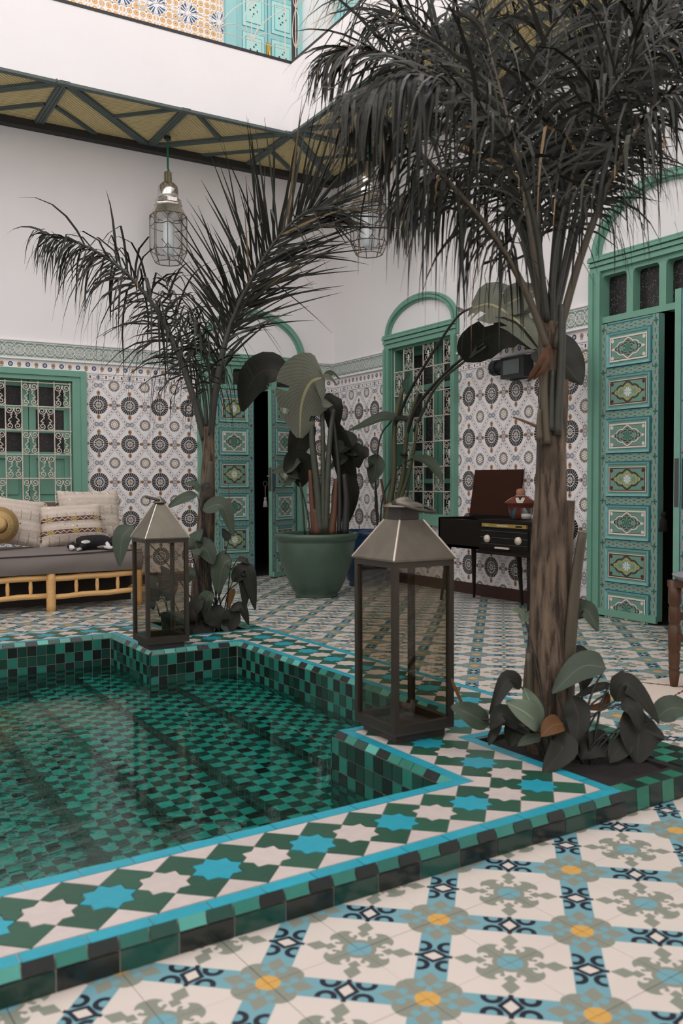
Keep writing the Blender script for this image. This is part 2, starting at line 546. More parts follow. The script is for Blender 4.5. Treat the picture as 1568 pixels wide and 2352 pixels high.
tx, ty = V((cos(ta), sin(ta), 0)), V((-sin(ta), cos(ta), 0))
FO = V((-3.6154, -6.4660, 0))
tiles = []
for i in range(-45, 40):
    for j in range(-45, 45):
        c = FO + tx * (TS * (i + .5)) + ty * (TS * (j + .5))
        if not (-8.9 < c.x < .1 and -12.9 < c.y < .1): continue
        u, v = to_uv(c)
        if all(in_block(u + du, v + dv) for du in (-.09, .09) for dv in (-.09, .09)): continue
        dep = depth_of(c)
        pr = (c - CAM_LOC); vis = False
        if dep > .8:
            sx, sy = 784 + FPX * pr.dot(CR) / dep, 1176 - FPX * pr.dot(CU) / dep
            vis = -150 < sx < 1718 and sy < 2560
        tiles.append((0 if vis else 1, dep if dep > 0 else 99, c))
tiles.sort(key=lambda t: (t[0], t[1]))
tb = MB(); g = .0006; h = TS / 2 - g; e = .0012
lo = [tx * (sx * h) + ty * (sy * h) + V((0, 0, -.010)) for sx, sy in ((-1, -1), (1, -1), (1, 1), (-1, 1))]
mi_ = [p + V((0, 0, .0092)) for p in lo]
hi = [tx * (sx * (h - e)) + ty * (sy * (h - e)) for sx, sy in ((-1, -1), (1, -1), (1, 1), (-1, 1))]
def tile_mesh(mb, c):
    n = mb.add([p + c for p in lo + mi_ + hi])
    for k in range(4):
        l = (k + 1) % 4
        mb.face((n + k, n + l, n + 4 + l, n + 4 + k)); mb.face((n + 4 + k, n + 4 + l, n + 8 + l, n + 8 + k))
    mb.face((n + 8, n + 9, n + 10, n + 11))
tile_mesh(tb, V((0, 0, 0)))
tme = tb.mesh('floor_tile', M_floor)
fo = world_origin(floor)
for _, _, c in tiles[:300]:
    make_obj('floor_tile', tme, floor, c - fo + V((0, 0, RNG.uniform(-.0004, .0004))))
rest = MB()
for _, _, c in tiles[300:]: tile_mesh(rest, c)
rest.build('floor_tile', M_floor, floor, kind='stuff')

# ------------------------------------------------------------------ walls with openings
def wall(name, axis, s0, s1, z0, z1, holes, thick, mat_, label, kind='structure'):
    cs = sorted({s0, s1, *[h[0] for h in holes], *[h[1] for h in holes]}); zs = sorted({z0, z1, *[h[2] for h in holes], *[h[3] for h in holes]})
    mb = MB()
    for a, b in zip(cs, cs[1:]):
        run = None
        for c, d in list(zip(zs, zs[1:])) + [(None, None)]:
            solid = c is not None and not any(h[0] <= (a + b) / 2 <= h[1] and h[2] <= (c + d) / 2 <= h[3] for h in holes)
            if solid: run = (run[0], d) if run else (c, d)
            elif run:
                if axis == 'x': mb.box(a, 0, run[0], b, thick, run[1])
                else: mb.box(0, a, run[0], thick, b, run[1])
                run = None
    return mb.build(name, mat_, None, kind=kind, label=label)
W1D = (-1.31, -.46, 0.0, 2.0)                                   # door opening, back wall
W1W = (-3.265, -2.575, .70, 1.77)                               # window opening, back wall
W2W = (-1.93, -1.06, .60, 2.08)
W2D = (-4.48, -3.50, 0.0, 2.27)
wall_back = wall('wall_back', 'x', -8.95, .3, 0, 6.6, [W1D, W1W], .28, M_plaster, 'white plaster wall with patterned tile dado')
wall_right = wall('wall_right', 'y', -13.0, 0, 0, 6.6, [W2W, W2D], .28, M_plaster, 'white plaster wall with radio and arched window')
MB().box(-9.2, -13, 0, -8.95, .28, 3.9).build('wall_left', M_plaster, kind='structure', label='white plaster wall across the courtyard')
MB().box(-9.2, -13.25, 0, .28, -13.0, 3.9).build('wall_front', M_plaster, kind='structure', label='white plaster wall behind the viewer')
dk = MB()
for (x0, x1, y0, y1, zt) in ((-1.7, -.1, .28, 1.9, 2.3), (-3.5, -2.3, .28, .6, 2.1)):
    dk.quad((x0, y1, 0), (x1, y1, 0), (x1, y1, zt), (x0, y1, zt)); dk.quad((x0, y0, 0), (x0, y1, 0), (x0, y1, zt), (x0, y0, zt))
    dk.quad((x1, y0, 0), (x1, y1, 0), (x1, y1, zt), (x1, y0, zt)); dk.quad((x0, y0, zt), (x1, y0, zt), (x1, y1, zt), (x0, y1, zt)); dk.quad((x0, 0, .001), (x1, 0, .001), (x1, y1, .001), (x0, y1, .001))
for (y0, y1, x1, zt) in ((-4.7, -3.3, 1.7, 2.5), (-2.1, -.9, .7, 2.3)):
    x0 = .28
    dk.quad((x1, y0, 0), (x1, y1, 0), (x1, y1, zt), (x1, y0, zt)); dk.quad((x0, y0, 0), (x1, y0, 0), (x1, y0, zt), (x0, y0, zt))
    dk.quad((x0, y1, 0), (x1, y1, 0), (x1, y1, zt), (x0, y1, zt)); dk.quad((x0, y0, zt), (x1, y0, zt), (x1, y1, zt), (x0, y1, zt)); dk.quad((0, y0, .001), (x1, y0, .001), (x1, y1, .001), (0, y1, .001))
dk.build('wall_of_inner_rooms', M_room_shade, kind='structure', label='interior behind the doors and windows, painted near-black as shade')

def rect_minus(r, holes):
    out = [r]
    for h in holes:
        nx = []
        for a, b, c, d in out:
            if h[1] <= a or h[0] >= b or h[3] <= c or h[2] >= d: nx.append((a, b, c, d)); continue
            if h[0] > a: nx.append((a, h[0], c, d))
            if h[1] < b: nx.append((h[1], b, c, d))
            m0, m1 = max(a, h[0]), min(b, h[1])
            if h[2] > c: nx.append((m0, m1, c, h[2]))
            if h[3] < d: nx.append((m0, m1, h[3], d))
        out = nx
    return [q for q in out if q[1] - q[0] > .008 and q[3] - q[2] > .008]
FR1 = [(-1.45, -.34, 0, 2.6), (-3.38, -2.461, .62, 1.84)]       # outer edges of the joinery
FR2 = [(-1.995, -.965, .53, 2.6), (-4.56, -3.43, 0, 2.9)]
def dado(wallo, axis, s0, s1, c0, holes, mt):
    rows = [.09, .234, .567, .9, 1.233, 1.566, 1.775, 1.832, 1.915]
    k0 = int(math.floor((s0 - c0) / .2735)); k = k0
    while c0 + k * .2735 < s1:
        a, b = max(s0, c0 + k * .2735), min(s1, c0 + (k + 1) * .2735); k += 1
        if b - a < .01: continue
        for c, d in zip(rows, rows[1:]):
            for q in rect_minus((a, b, c, d), holes):
                gg = .0007; dz = RNG.uniform(0, .0004); mb = MB()
                if axis == 'x': mb.box(q[0] + gg, -.007 - dz, q[2] + gg, q[1] - gg, 0, q[3] - gg)
                else: mb.box(-.007 - dz, q[0] + gg, q[2] + gg, 0, q[1] - gg, q[3] - gg)
                mb.build('tile', mt, wallo)
dado(wall_back, 'x', -4.25, -.007, -1.53, FR1, M_tile_back)
dado(wall_right, 'y', -5.2, -.007, -2.127, FR2, M_tile_right)
def strip(axis, s0, s1, holes, z0, z1, t, mt, name, label):
    mb = MB()
    for q in rect_minus((s0, s1, z0, z1), holes):
        if axis == 'x': mb.box(q[0], -t, q[2], q[1], 0, q[3])
        else: mb.box(-t, q[0], q[2], 0, q[1], q[3])
    return mb.build(name, mt, None, kind='structure', label=label)
strip('x', -8.95, -.012, FR1, 0, .09, .012, M_base, 'baseboard_back', 'dark red-brown baseboard under the sofa wall')
strip('y', -13.0, -.0, FR2, 0, .09, .012, M_base, 'baseboard_right', 'dark red-brown baseboard under the radio')
t1 = strip('x', -8.95, -.02, FR1, 1.928, 2.062, .022, M_corn_b, 'trim_1', 'carved green and white plaster frieze above the sofa')
t2 = strip('y', -13.0, -.0, FR2, 1.928, 2.062, .022, M_corn_r, 'trim_2', 'carved green and white plaster frieze beside the arched window')
for axis, t, s1, holes in (('x', t1, -.03, FR1), ('y', t2, 0, FR2)):
    for z0, z1, th in ((1.914, 1.928, .034), (2.062, 2.070, .028)):
        mb = MB()
        for q in rect_minus((-7.4, s1, z0, z1), holes):
            if axis == 'x': mb.box(q[0], -th, q[2], q[1], 0, q[3])
            else: mb.box(-th, q[0], q[2], 0, q[1], q[3])
        mb.build('moulding', M_plaster, t)

# ------------------------------------------------------------------ joinery, drawn on a plane: s along the wall, z up, d out of the wall
class Plane:
    def __init__(self, axis, sgn=1): self.a = axis
    def p(self, s, z, d=0.0):
        return V((s, -d, z)) if self.a == 'x' else V((-d, s, z))
    def box(self, mb, s0, s1, z0, z1, d0, d1, m=0):
        if self.a == 'x': mb.box(s0, -d1, z0, s1, -d0, z1, m)
        else: mb.box(-d1, s0, z0, -d0, s1, z1, m)
def arch_ring(pl, mb, c, z0, a, b, w, d0, d1, n=36):
    for k in range(n):
        t0, t1 = pi * k / n, pi * (k + 1) / n
        q = []
        for dd in (d0, d1):
            for (t, o) in ((t0, 0), (t1, 0), (t1, w), (t0, w)):
                q.append(pl.p(c + (a - o) * cos(t), z0 + (b - o) * sin(t), dd))
        n0 = mb.add(q)
        for f in ((0, 1, 2, 3), (7, 6, 5, 4), (0, 4, 5, 1), (2, 6, 7, 3)): mb.face(tuple(n0 + i for i in f))
def frame_set(root, pl, s0, s1, jw, zl0, zl1, c, b, proud=.045, zb=0.0):
    """jambs, lintel and arch of an arched opening"""
    mb = MB()
    for a, w in ((s0, 1), (s1, -1)):
        q = sorted((a, a + w * jw)); pl.box(mb, q[0], q[1], zb, zl0, -.02, proud)
        q = sorted((a - w * .0008, a + w * jw * .42)); pl.box(mb, q[0], q[1], zb, zl0 - .001, -.02, proud + .014)
    mb.build('jamb', M_green, root)
    mb = MB(); H_ = zl1 - zl0
    for k, (f0, f1, pr) in enumerate(((0, .30, proud), (.30, .36, proud - .008), (.36, .60, proud + .012), (.60, .66, proud - .004), (.66, .86, proud + .024), (.86, .9, proud + .005), (.9, 1.0, proud + .016))):
        pl.box(mb, s0 - .004, s1 + .004, zl0 + f0 * H_, zl0 + f1 * H_, -.02, pr)
    mb.build('lintel', M_green, root)
    mb = MB(); a = (s1 - s0) / 2
    arch_ring(pl, mb, c, zl1, a, b, .018, -.01, proud - .006); arch_ring(pl, mb, c, zl1, a - .018, b - .018, .006, -.01, proud - .018)
    arch_ring(pl, mb, c, zl1, a - .024, b - .024, .024, -.01, proud + .006); arch_ring(pl, mb, c, zl1, a - .048, b - .048, .014, -.01, proud - .02)
    mb.build('arch_moulding', M_green, root)
def transom(root, pl, s0, s1, z0, z1, n):
    mb = MB(); P = (s1 - s0) / n; bw = .026
    pl.box(mb, s0, s1, z0, z0 + .04, -.06, .02); pl.box(mb, s0, s1, z1 - .03, z1, -.06, .02)
    for k in range(n + 1):
        x = s0 + k * P; pl.box(mb, x - bw * (0 if k == 0 else 1), x + bw * (0 if k == n else 1), z0, z1, -.06, .019)
    for k in range(n):                                          # rounded upper corners of each light
        for sg, xx in ((1, s0 + k * P + bw), (-1, s0 + (k + 1) * P - bw)):
            r = .026; zz = z1 - .03
            arc = [pl.p(xx + sg * (r - r * sin(t)), zz - r + r * cos(t), -.05) for t in [i * pi / 10 for i in range(6)]]
            mb.prism([pl.p(xx, zz, -.05)] + arc, pl.p(0, 0, .068) - pl.p(0, 0, 0))
    mb.build('transom_bars', M_green, root)
    for k in range(n):
        m2 = MB(); pl.box(m2, s0 + k * P + .01, s0 + (k + 1) * P - .01, z0 + .02, z1 - .01, -.052, -.046); m2.build('pane', M_pane, root)

_panel_cache = {}
def door_leaf(root, hinge, ang_, W, Hh, pitch, n, zoff, first=0):
    """leaf in its own frame: x from hinge 0..W, front is -y"""
    key = (W, Hh)
    o = empty('leaf', hinge, parent=root)
    o.rotation_euler = (0, 0, ang_)
    if key not in _panel_cache:
        ml = mat('door_leaf_paint', fn=pat_leaf(W, pitch, zoff), rough=.5, noise=.10, nscale=14)
        s = MB().box(0, -.02, 0.012, W, .02, Hh)
        sl = s.mesh('slab', ml)
        hx, hz = W / 2 - .092, pitch / 2 - .060
        pm = []
        for var in (0, 1):
            mc = mat('cartouche', fn=pat_cart(hx, hz, var), rough=.5, noise=.08, nscale=20)
            mt = mat('turquoise_moulding', (.19, .43, .43) if var == 0 else (.20, .43, .42), .5, noise=.18, nscale=25)
            b = MB()
            def ring(x0, z0, d0, x1, z1, d1, m):
                q0 = [V((sx * x0, -d0, sz * z0)) for sx, sz in ((-1, -1), (1, -1), (1, 1), (-1, 1))]
                q1 = [V((sx * x1, -d1, sz * z1)) for sx, sz in ((-1, -1), (1, -1), (1, 1), (-1, 1))]
                n0 = b.add(q0 + q1)
                for k in range(4): b.face((n0 + k, n0 + (k + 1) % 4, n0 + 4 + (k + 1) % 4, n0 + 4 + k), m)
            ox, oz = W / 2 - .066, pitch / 2 - .031
            ring(ox, oz, 0, ox, oz, .014, 1); ring(ox, oz, .014, ox - .016, oz - .012, .009, 1); ring(ox - .016, oz - .012, .009, ox - .020, oz - .015, .002, 1)
            ring(ox - .020, oz - .015, .002, hx + .002, hz + .002, .002, 2); ring(hx + .002, hz + .002, .002, hx, hz, .009, 2)
            n0 = b.add([(-hx, -.009, -hz), (hx, -.009, -hz), (hx, -.009, hz), (-hx, -.009, hz)]); b.face((n0, n0 + 1, n0 + 2, n0 + 3), 0)
            pm.append(b.mesh('panel', [mc, mt, M_green]))
        _panel_cache[key] = (sl, pm)
    sl, pm = _panel_cache[key]
    make_obj('slab', sl, o)
    make_obj('bottom_rail', MB().box(.001, -.037, .0, W - .001, -.018, .045).mesh('bottom_rail', M_green), o)
    for k in range(n):
        zc = zoff + pitch * (k + .5)
        if zc + pitch * .3 > Hh or zc < .03: continue
        make_obj('panel', pm[(k + first) % 2], o, V((W / 2, -.02, zc)))
    return o

PX, PY = Plane('x'), Plane('y')
# door in the back wall
d1 = empty('door_1', (-.885, 0, 0), kind='structure', label='green arched double door with painted panels standing ajar')
frame_set(d1, PX, -1.45, -.34, .10, 1.985, 2.088, -.895, .43)
transom(d1, PX, -1.35, -.44, 1.765, 1.985, 4)
mb = MB(); PX.box(mb, -1.355, -1.305, 0, 1.77, -.05, .02); PX.box(mb, -.465, -.435, 0, 1.77, -.05, .02); mb.build('inner_jamb', M_green, d1)
door_leaf(d1, (-1.305, -.005, .012), 0, .42, 1.745, .305, 6, -.11, 0)
l2 = door_leaf(d1, (-.46, -.02, .012), 0, .42, 1.745, .305, 6, -.11, 0)
# the right-hand leaf is hinged on its other edge: turn it about that edge
a30 = radians(30)
l2.location = V((-.46 - .42 * cos(a30), -.025 - .42 * sin(a30), .012)) - d1.location
l2.rotation_euler = (0, 0, a30)
mb = MB(); mb.box(-.016, -.014, .80, -.011, .014, 1.02); mb.box(.0, -.027, .80, .03, -.019, 1.0); make_obj('lock_plate', mb.mesh('lock_plate', M_steel_dark), l2, V((.012, 0, 0)))
mb = MB(); mb.tube([(-.03, -.02, .94), (-.075, -.02, .94)], .006); make_obj('handle', mb.mesh('handle', M_brass), l2)
# door in the right wall
d2 = empty('door_2', (0, -3.99, 0), kind='structure', label='tall green arched door with painted panels by the stool')
frame_set(d2, PY, -4.56, -3.43, .085, 2.262, 2.362, -3.995, .41)
transom(d2, PY, -4.50, -3.49, 1.925, 2.262, 4)
mb = MB(); PY.box(mb, -3.515, -3.485, 0, 1.93, -.05, .02); PY.box(mb, -4.505, -4.475, 0, 1.93, -.05, .02); mb.build('inner_jamb', M_green, d2)
door_leaf(d2, (-.005, -3.505, .012), radians(-90 - 1.5), .49, 1.905, .278, 7, -.081, 0)
ol = door_leaf(d2, (0, 0, 0), 0, .49, 1.905, .278, 7, -.081, 0)
ol.location = V((-.02 - .49, -4.50, .012)) - d2.location
ol.rotation_euler = (0, 0, radians(0))
mb = MB(); mb.box(-.003, -.013, .74, .001, .013, 1.0); mb.box(.016, -.030, .73, .044, -.019, 1.0); mb.tube([(.03, -.028, .90), (.03, -.05, .90), (.09, -.05, .90)], .007); make_obj('lock_plate', mb.mesh('lock_plate', M_steel_dark), ol)

# ------------------------------------------------------------------ windows
def iron(mb, pts, r=.0036, n=5): mb.tube(pts, r, n)
def scroll_cell(pl, mb, sc, zc, w, h, kind, d):
    f = lambda x, z: pl.p(sc + x, zc + z, d)
    if kind == 0:
        rr = w * .245
        for sx in (-1, 1):
            path = []
            for sz in (1, -1):
                c = (sx * w * .255, sz * (h * .5 - rr * 1.10))
                sp = []
                for k in range(0, 29):
                    t = k / 28; a = sz * (2 * pi * 1.6 * t) + (pi * .5 * sz); rad = rr * (.16 + .84 * t)
                    a2 = a * sx
                    sp.append((c[0] + rad * sin(a2) * 1.0, c[1] + rad * cos(a2) * 1.0))
                path.append(sp)
            iron(mb, [f(*q) for q in path[0]], .0043); iron(mb, [f(*q) for q in path[1]], .0043)
            zt, zb = h * .5 - rr * 2.15, -h * .5 + rr * 2.15
            S = [(sx * w * .16, zt + .012), (sx * w * .10, zt), (sx * w * .20, zt * .72), (sx * w * .13, zt * .25), (sx * w * .26, -zt * .30), (sx * w * .33, zb * .75), (sx * w * .18, zb * 1.0), (sx * w * .26, zb - .010)]
            iron(mb, spline([f(*q) for q in S], 4), .0043)
            for zz in (h * .5 - rr * 1.1, -h * .5 + rr * 1.1):
                iron(mb, [f(sx * w * .5, zz), f(sx * w * .46, zz)], .006, 6)
    else:
        rr = w * .16
        for sx in (-1, 1):
            for sz in (1, -1):
                c = (sx * w * .30, sz * h * .30)
                sp = []
                for k in range(22):
                    t = k / 21; a = 2 * pi * 1.25 * t; rad = rr * (.2 + .8 * t)
                    sp.append((c[0] - sx * rad * sin(a + pi * .2), c[1] - sz * rad * cos(a + pi * .2)))
                iron(mb, [f(*q) for q in sp], .0028, 4)
                S = [(sx * w * .42, sz * h * .36), (sx * w * .32, sz * h * .46), (sx * w * .10, sz * h * .42), (sx * w * .05, sz * h * .30), (sx * w * .24, sz * h * .14), (sx * w * .22, sz * h * .05), (sx * w * .04, sz * h * .04)]
                iron(mb, spline([f(*q) for q in S], 4), .0028, 4)
        pl.box(mb, sc - w * .07, sc + w * .07, zc - h * .20, zc + h * .16, d - .003, d + .003)
def grille(root, pl, ss, zs, d, kind, par):
    for k, s in enumerate(ss):
        m = MB(); iron(m, [pl.p(s, zs[0] - .012, d), pl.p(s, zs[-1] + .014, d)], .0048, 6); m.build('grille_bar', M_iron_white, root)
    for z in zs:
        m = MB(); iron(m, [pl.p(ss[0] - .008, z, d + .004), pl.p(ss[-1] + .008, z, d + .004)], .0045, 6); m.build('grille_bar', M_iron_white, root)
    proto = {}
    for i in range(len(ss) - 1):
        for j in range(len(zs) - 1):
            if (i + j) % 2 != par: continue
            m = MB(); c = ((ss[i] + ss[i + 1]) / 2, (zs[j] + zs[j + 1]) / 2)
            scroll_cell(pl, m, c[0], c[1], ss[i + 1] - ss[i], zs[j + 1] - zs[j], kind, d)
            m.build('grille_scroll', M_iron_white, root, smooth=True)
w1 = empty('window_1', (-2.92, 0, .7), kind='structure', label='green shuttered window with cream scrolled iron grille above sofa')
mb = MB()
for a0, a1, z0, z1, pr in ((-3.38, -3.33, .655, 1.84, .05), (-2.511, -2.461, .655, 1.84, .05), (-3.3305, -2.5105, 1.79, 1.839, .049),
                           (-3.33, -3.265, .70, 1.7895, .034), (-2.576, -2.511, .70, 1.7895, .034), (-3.2655, -2.5755, 1.752, 1.7892, .033), (-3.40, -2.44, .62, .6555, .07), (-3.3302, -2.5108, .655, .70, .048)):
    PX.box(mb, a0, a1, z0, z1, -.10, pr)
mb.build('window_frame', M_green, w1)
for sg in (-1, 1):
    xa = -2.92 + sg * .003; xb = -2.92 + sg * .345; q = sorted((xa, xb)); st = .055
    sh = MB(); dd0, dd1 = -.085, -.05
    PX.box(sh, q[0], q[0] + st, .70, 1.77, dd0, dd1); PX.box(sh, q[1] - st, q[1], .70, 1.77, dd0, dd1)
    for z0, z1 in ((.70, .76), (1.10, 1.155), (1.315, 1.345), (1.51, 1.54), (1.70, 1.77)): PX.box(sh, q[0] + st, q[1] - st, z0, z1, dd0, dd1 - .001)
    s_ = sh.build('shutter', M_green, w1)
    p_ = MB(); PX.box(p_, q[0] + .02, q[1] - .02, .74, 1.12, dd0, dd0 + .014); PX.box(p_, q[0] + st + .03, q[1] - st - .03, .80, 1.06, dd0, dd0 + .027); p_.build('panel', M_green, s_)
    for z0, z1 in ((1.155, 1.315), (1.345, 1.51), (1.54, 1.70)):
        p_ = MB(); PX.box(p_, q[0] + .05, q[1] - .05, z0 - .005, z1 + .005, dd0 + .005, dd0 + .011); p_.build('pane', M_pane, s_)
grille(w1, PX, [-3.245, -3.115, -2.985, -2.855, -2.724, -2.593], [.736, .932, 1.130, 1.329, 1.529, 1.727], .012, 0, 0)

w2 = empty('window_2', (0, -1.48, .6), kind='structure', label='arched green window with cream iron grille beside the radio')
frame_set(w2, PY, -1.995, -.965, .066, 2.08, 2.20, -1.48, .295, .04, zb=.53)
mb = MB(); PY.box(mb, -2.01, -.95, .53, .565, -.02, .075); PY.box(mb, -1.995, -.965, .565, .605, -.02, .05); PY.box(mb, -1.985, -.975, .605, .62, -.1, .03); mb.build('window_sill', M_green, w2)
mb = MB()
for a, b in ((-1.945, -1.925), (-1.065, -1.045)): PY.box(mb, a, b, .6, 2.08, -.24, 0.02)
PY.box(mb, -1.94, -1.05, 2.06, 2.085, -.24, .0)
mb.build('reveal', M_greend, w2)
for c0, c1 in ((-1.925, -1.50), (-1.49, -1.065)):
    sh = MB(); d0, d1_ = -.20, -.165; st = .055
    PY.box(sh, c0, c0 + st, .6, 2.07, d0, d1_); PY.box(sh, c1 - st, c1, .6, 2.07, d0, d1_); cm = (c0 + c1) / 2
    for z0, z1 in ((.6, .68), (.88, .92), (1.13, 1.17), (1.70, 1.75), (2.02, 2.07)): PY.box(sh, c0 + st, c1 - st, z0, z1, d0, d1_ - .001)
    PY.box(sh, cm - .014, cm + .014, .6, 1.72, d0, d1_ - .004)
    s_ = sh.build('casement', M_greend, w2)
    p_ = MB(); PY.box(p_, c0 + .04, cm, .62, 1.72, d0 + .006, d0 + .012); p_.build('pane', M_pane, s_)
    p_ = MB(); PY.box(p_, cm, c1 - .04, .62, 1.72, d0 + .006, d0 + .012); p_.build('pane', M_pane, s_)
    p_ = MB(); PY.box(p_, c0 + .04, c1 - .04, 1.73, 2.05, d0 + .006, d0 + .012); p_.build('pane', M_pane, s_)
grille(w2, PY, [-1.928 + k * .1440 for k in range(7)], [.60 + k * .2109 for k in range(8)], -.008, 1, 0)
# ------------------------------------------------------------------ gallery above
SZ = 3.85
GX, GY = -.95, -.93                                            # front edge of the gallery on either side
def stripes(dx, dy):
    def fn(nt, x, y, z):
        s = esin((x * dx + y * dy) * (2 * pi / .024))
        return Paint(nt, (.93, .77, .40)).over((s * .5 + .5), (.62, .49, .23))
    return fn
def reed_mat(name, dx, dy):
    m = mat(name, fn=stripes(dx, dy), rough=.7, world_co=True, noise=.08, nscale=6)
    nt = m.node_tree; g = nt.nodes.new('ShaderNodeNewGeometry'); sp = nt.nodes.new('ShaderNodeSeparateXYZ'); nt.links.new(g.outputs['Position'], sp.inputs[0])
    s = esin((E(nt, sp.outputs[0]) * dx + E(nt, sp.outputs[1]) * dy) * (2 * pi / .024))
    b = nt.nodes.new('ShaderNodeBump'); b.inputs['Distance'].default_value = .006; nt.links.new(s.s, b.inputs['Height']); nt.links.new(b.outputs[0], nt.nodes['Principled BSDF'].inputs['Normal'])
    return m
q2 = sqrt(.5)
REED = {0: reed_mat('reed_matting_a', 1, 0), 1: reed_mat('reed_matting_b', q2, q2), 2: reed_mat('reed_matting_c', q2, -q2), 3: reed_mat('reed_matting_d', 0, 1)}
ceil = empty('ceiling', (-3.7, -.45, SZ), kind='structure', label='yellow reed gallery soffit with grey-green beams')
def tri(pts, k):
    MB().prism([V((p[0], p[1], SZ)) for p in pts], (0, 0, .03)).build('panel', REED[k], ceil)
def gbeam(a, b, wide):
    m = MB(); w = .078 if wide else .044; a, b = V((*a, SZ - .006)), V((*b, SZ - .006))
    t = (b - a).normalized(); s = V((t.y, -t.x, 0))
    m.beam(a, b, w, .016)
    for o in ((-1, 0, 1) if wide else (-.5, .5)):
        d = s * (o * w * .31); m.beam(a + d - V((0, 0, .010)), b + d - V((0, 0, .010)), w * .24, .009)
    m.build('beam', M_soft_beam, ceil)
XB = [-6.61, -5.665, -4.72, -3.775, -2.83, -1.885, -.94]
for k, (xa, xb) in enumerate(zip(XB, XB[1:])):
    f = (k % 2 == 0)                                            # diagonal falls or rises alternately
    a0, a1 = (xa, GY + .03), (xa, 0); b0, b1 = (xb, GY + .03), (xb, 0)
    if f: tri([a0, b0, b1], 1); tri([a0, b1, a1], 2)
    else: tri([a0, b0, a1], 2); tri([b0, b1, a1], 1)
    gbeam((xa, GY), (xa, -.02), True)
    mx_, my = (xa + xb) / 2, GY / 2
    if f:
        gbeam((xa + .03, GY + .03), (xb - .03, -.06), True); gbeam((xa + .04, my), (mx_, -.06), False); gbeam((mx_ + .02, my - .04), (xb - .05, GY + .02), False)
    else:
        gbeam((xa + .05, -.08), (xb - .03, GY + .02), True); gbeam((xa + .12, GY + .05), (mx_, my - .03), False); gbeam((mx_, -.06), (xb - .04, my), False)
gbeam((-.94, GY), (-.94, -.02), True)
tri([(-.915, GY + .03), (-.915, -1.0), (0, -1.0), (0, 0)], 0); tri([(-.94, GY + .03), (0, 0), (-.94, 0)], 1)
gbeam((-.92, GY + .02), (-.05, -.08), True); gbeam((-.90, -.46), (-.47, -.08), False); gbeam((-.46, -.53), (-.12, -.88), False)
gbeam((GX, -.965), (-.03, -.965), True)
YB = [-1.0, -1.95, -2.9, -3.85, -4.8, -5.75, -6.7]
for k, (ya, yb) in enumerate(zip(YB, YB[1:])):
    f = (k % 2 == 0)
    if f: tri([(GX + .03, ya), (0, ya), (0, yb)], 0); tri([(GX + .03, ya), (0, yb), (GX + .03, yb)], 2)
    else: tri([(GX + .03, ya), (0, ya), (GX + .03, yb)], 1); tri([(0, ya), (0, yb), (GX + .03, yb)], 3)
    gbeam((GX, yb), (-.03, yb), True)
    if f: gbeam((GX + .03, ya - .03), (-.05, yb + .03), True); gbeam((GX + .02, (ya + yb) / 2), (-.45, yb + .04), False); gbeam((-.45, (ya + yb) / 2), (-.05, ya - .05), False)
    else: gbeam((-.05, ya - .03), (GX + .03, yb + .03), True); gbeam((-.05, (ya + yb) / 2), (-.5, yb + .05), False)
mb = MB(); mb.box(-8.95, -.085, SZ - .060, -.0, -.0, SZ + .02); mb.box(-.085, -13.0, SZ - .075, 0, -.085, SZ + .02); mb.build('wall_beam', M_black_beam, ceil)
mb = MB(); mb.box(-8.95, GY + .001, SZ - .022, GX + .001, GY + .05, SZ - .002); mb.box(GX + .001, -13.0, SZ - .022, GX + .05, GY + .05, SZ - .002); mb.build('edge_beam', M_soft_beam, ceil)
PT = 4.414
mb = MB(); mb.box(-8.95, GY, SZ - .002, GX, GY + .09, PT); mb.box(GX, -13.0, SZ - .002, GX + .09, GY + .09, PT); mb.build('wall_parapet', M_plaster, kind='structure', label='white gallery parapet round the courtyard opening')
mb = MB(); mb.box(-8.95, GY + .09, SZ + .04, 0, 0, SZ + .12); mb.box(GX + .09, -13.0, SZ + .04, 0, GY, SZ + .12); mb.build('floor_gallery', M_plaster, kind='structure', label='upper gallery floor behind the parapet')
# plaster rib under the right-hand gallery
rib = MB(); ya, yb = -2.32, -2.08; prof = [(0.0, 3.62)]
for k in range(13):
    t = pi / 2 * k / 12; prof.append((-.02 - .30 * sin(t) * 1.0 - .0, 3.62 + .20 * (1 - cos(t))))
prof += [(-.45, 3.835), (-.55, 3.845), (0.0, 3.845)]
rib.prism([V((x, ya, z)) for x, z in prof], (0, yb - ya, 0)); rib.build('wall_rib', M_plaster, kind='structure', label='curved white plaster rib under the gallery')
# upper walls dressed with tile and a turquoise door
up = MB()
rows_ = []
for x0 in [-4.2 + .30 * k for k in range(11)]:
    for z0 in [4.0 + .30 * k for k in range(7)]:
        x1 = min(x0 + .30, -1.16)
        if x1 - x0 > .02: MB().box(x0 + .0007, -.008, z0 + .0007, x1 - .0007, 0, z0 + .2993).build('tile', M_up_b, wall_back)
for y0 in [-2.98 + .30 * k for k in range(8)]:
    for z0 in [4.0 + .30 * k for k in range(7)]:
        MB().box(-.008, y0 + .0007, z0 + .0007, 0, y0 + .2993, z0 + .2993).build('tile', M_up_r, wall_right)
d3 = empty('door_3', (-.75, 0, 3.97), kind='structure', label='turquoise panelled door on the upper gallery')
mb = MB()
for a, b, pr in ((-1.15, -1.05, .05), (-1.05, -1.01, .03), (-.42, -.36, .05)): mb.box(a, -pr, 3.97, b, 0, 6.2)
mb.build('jamb', M_turq, d3)
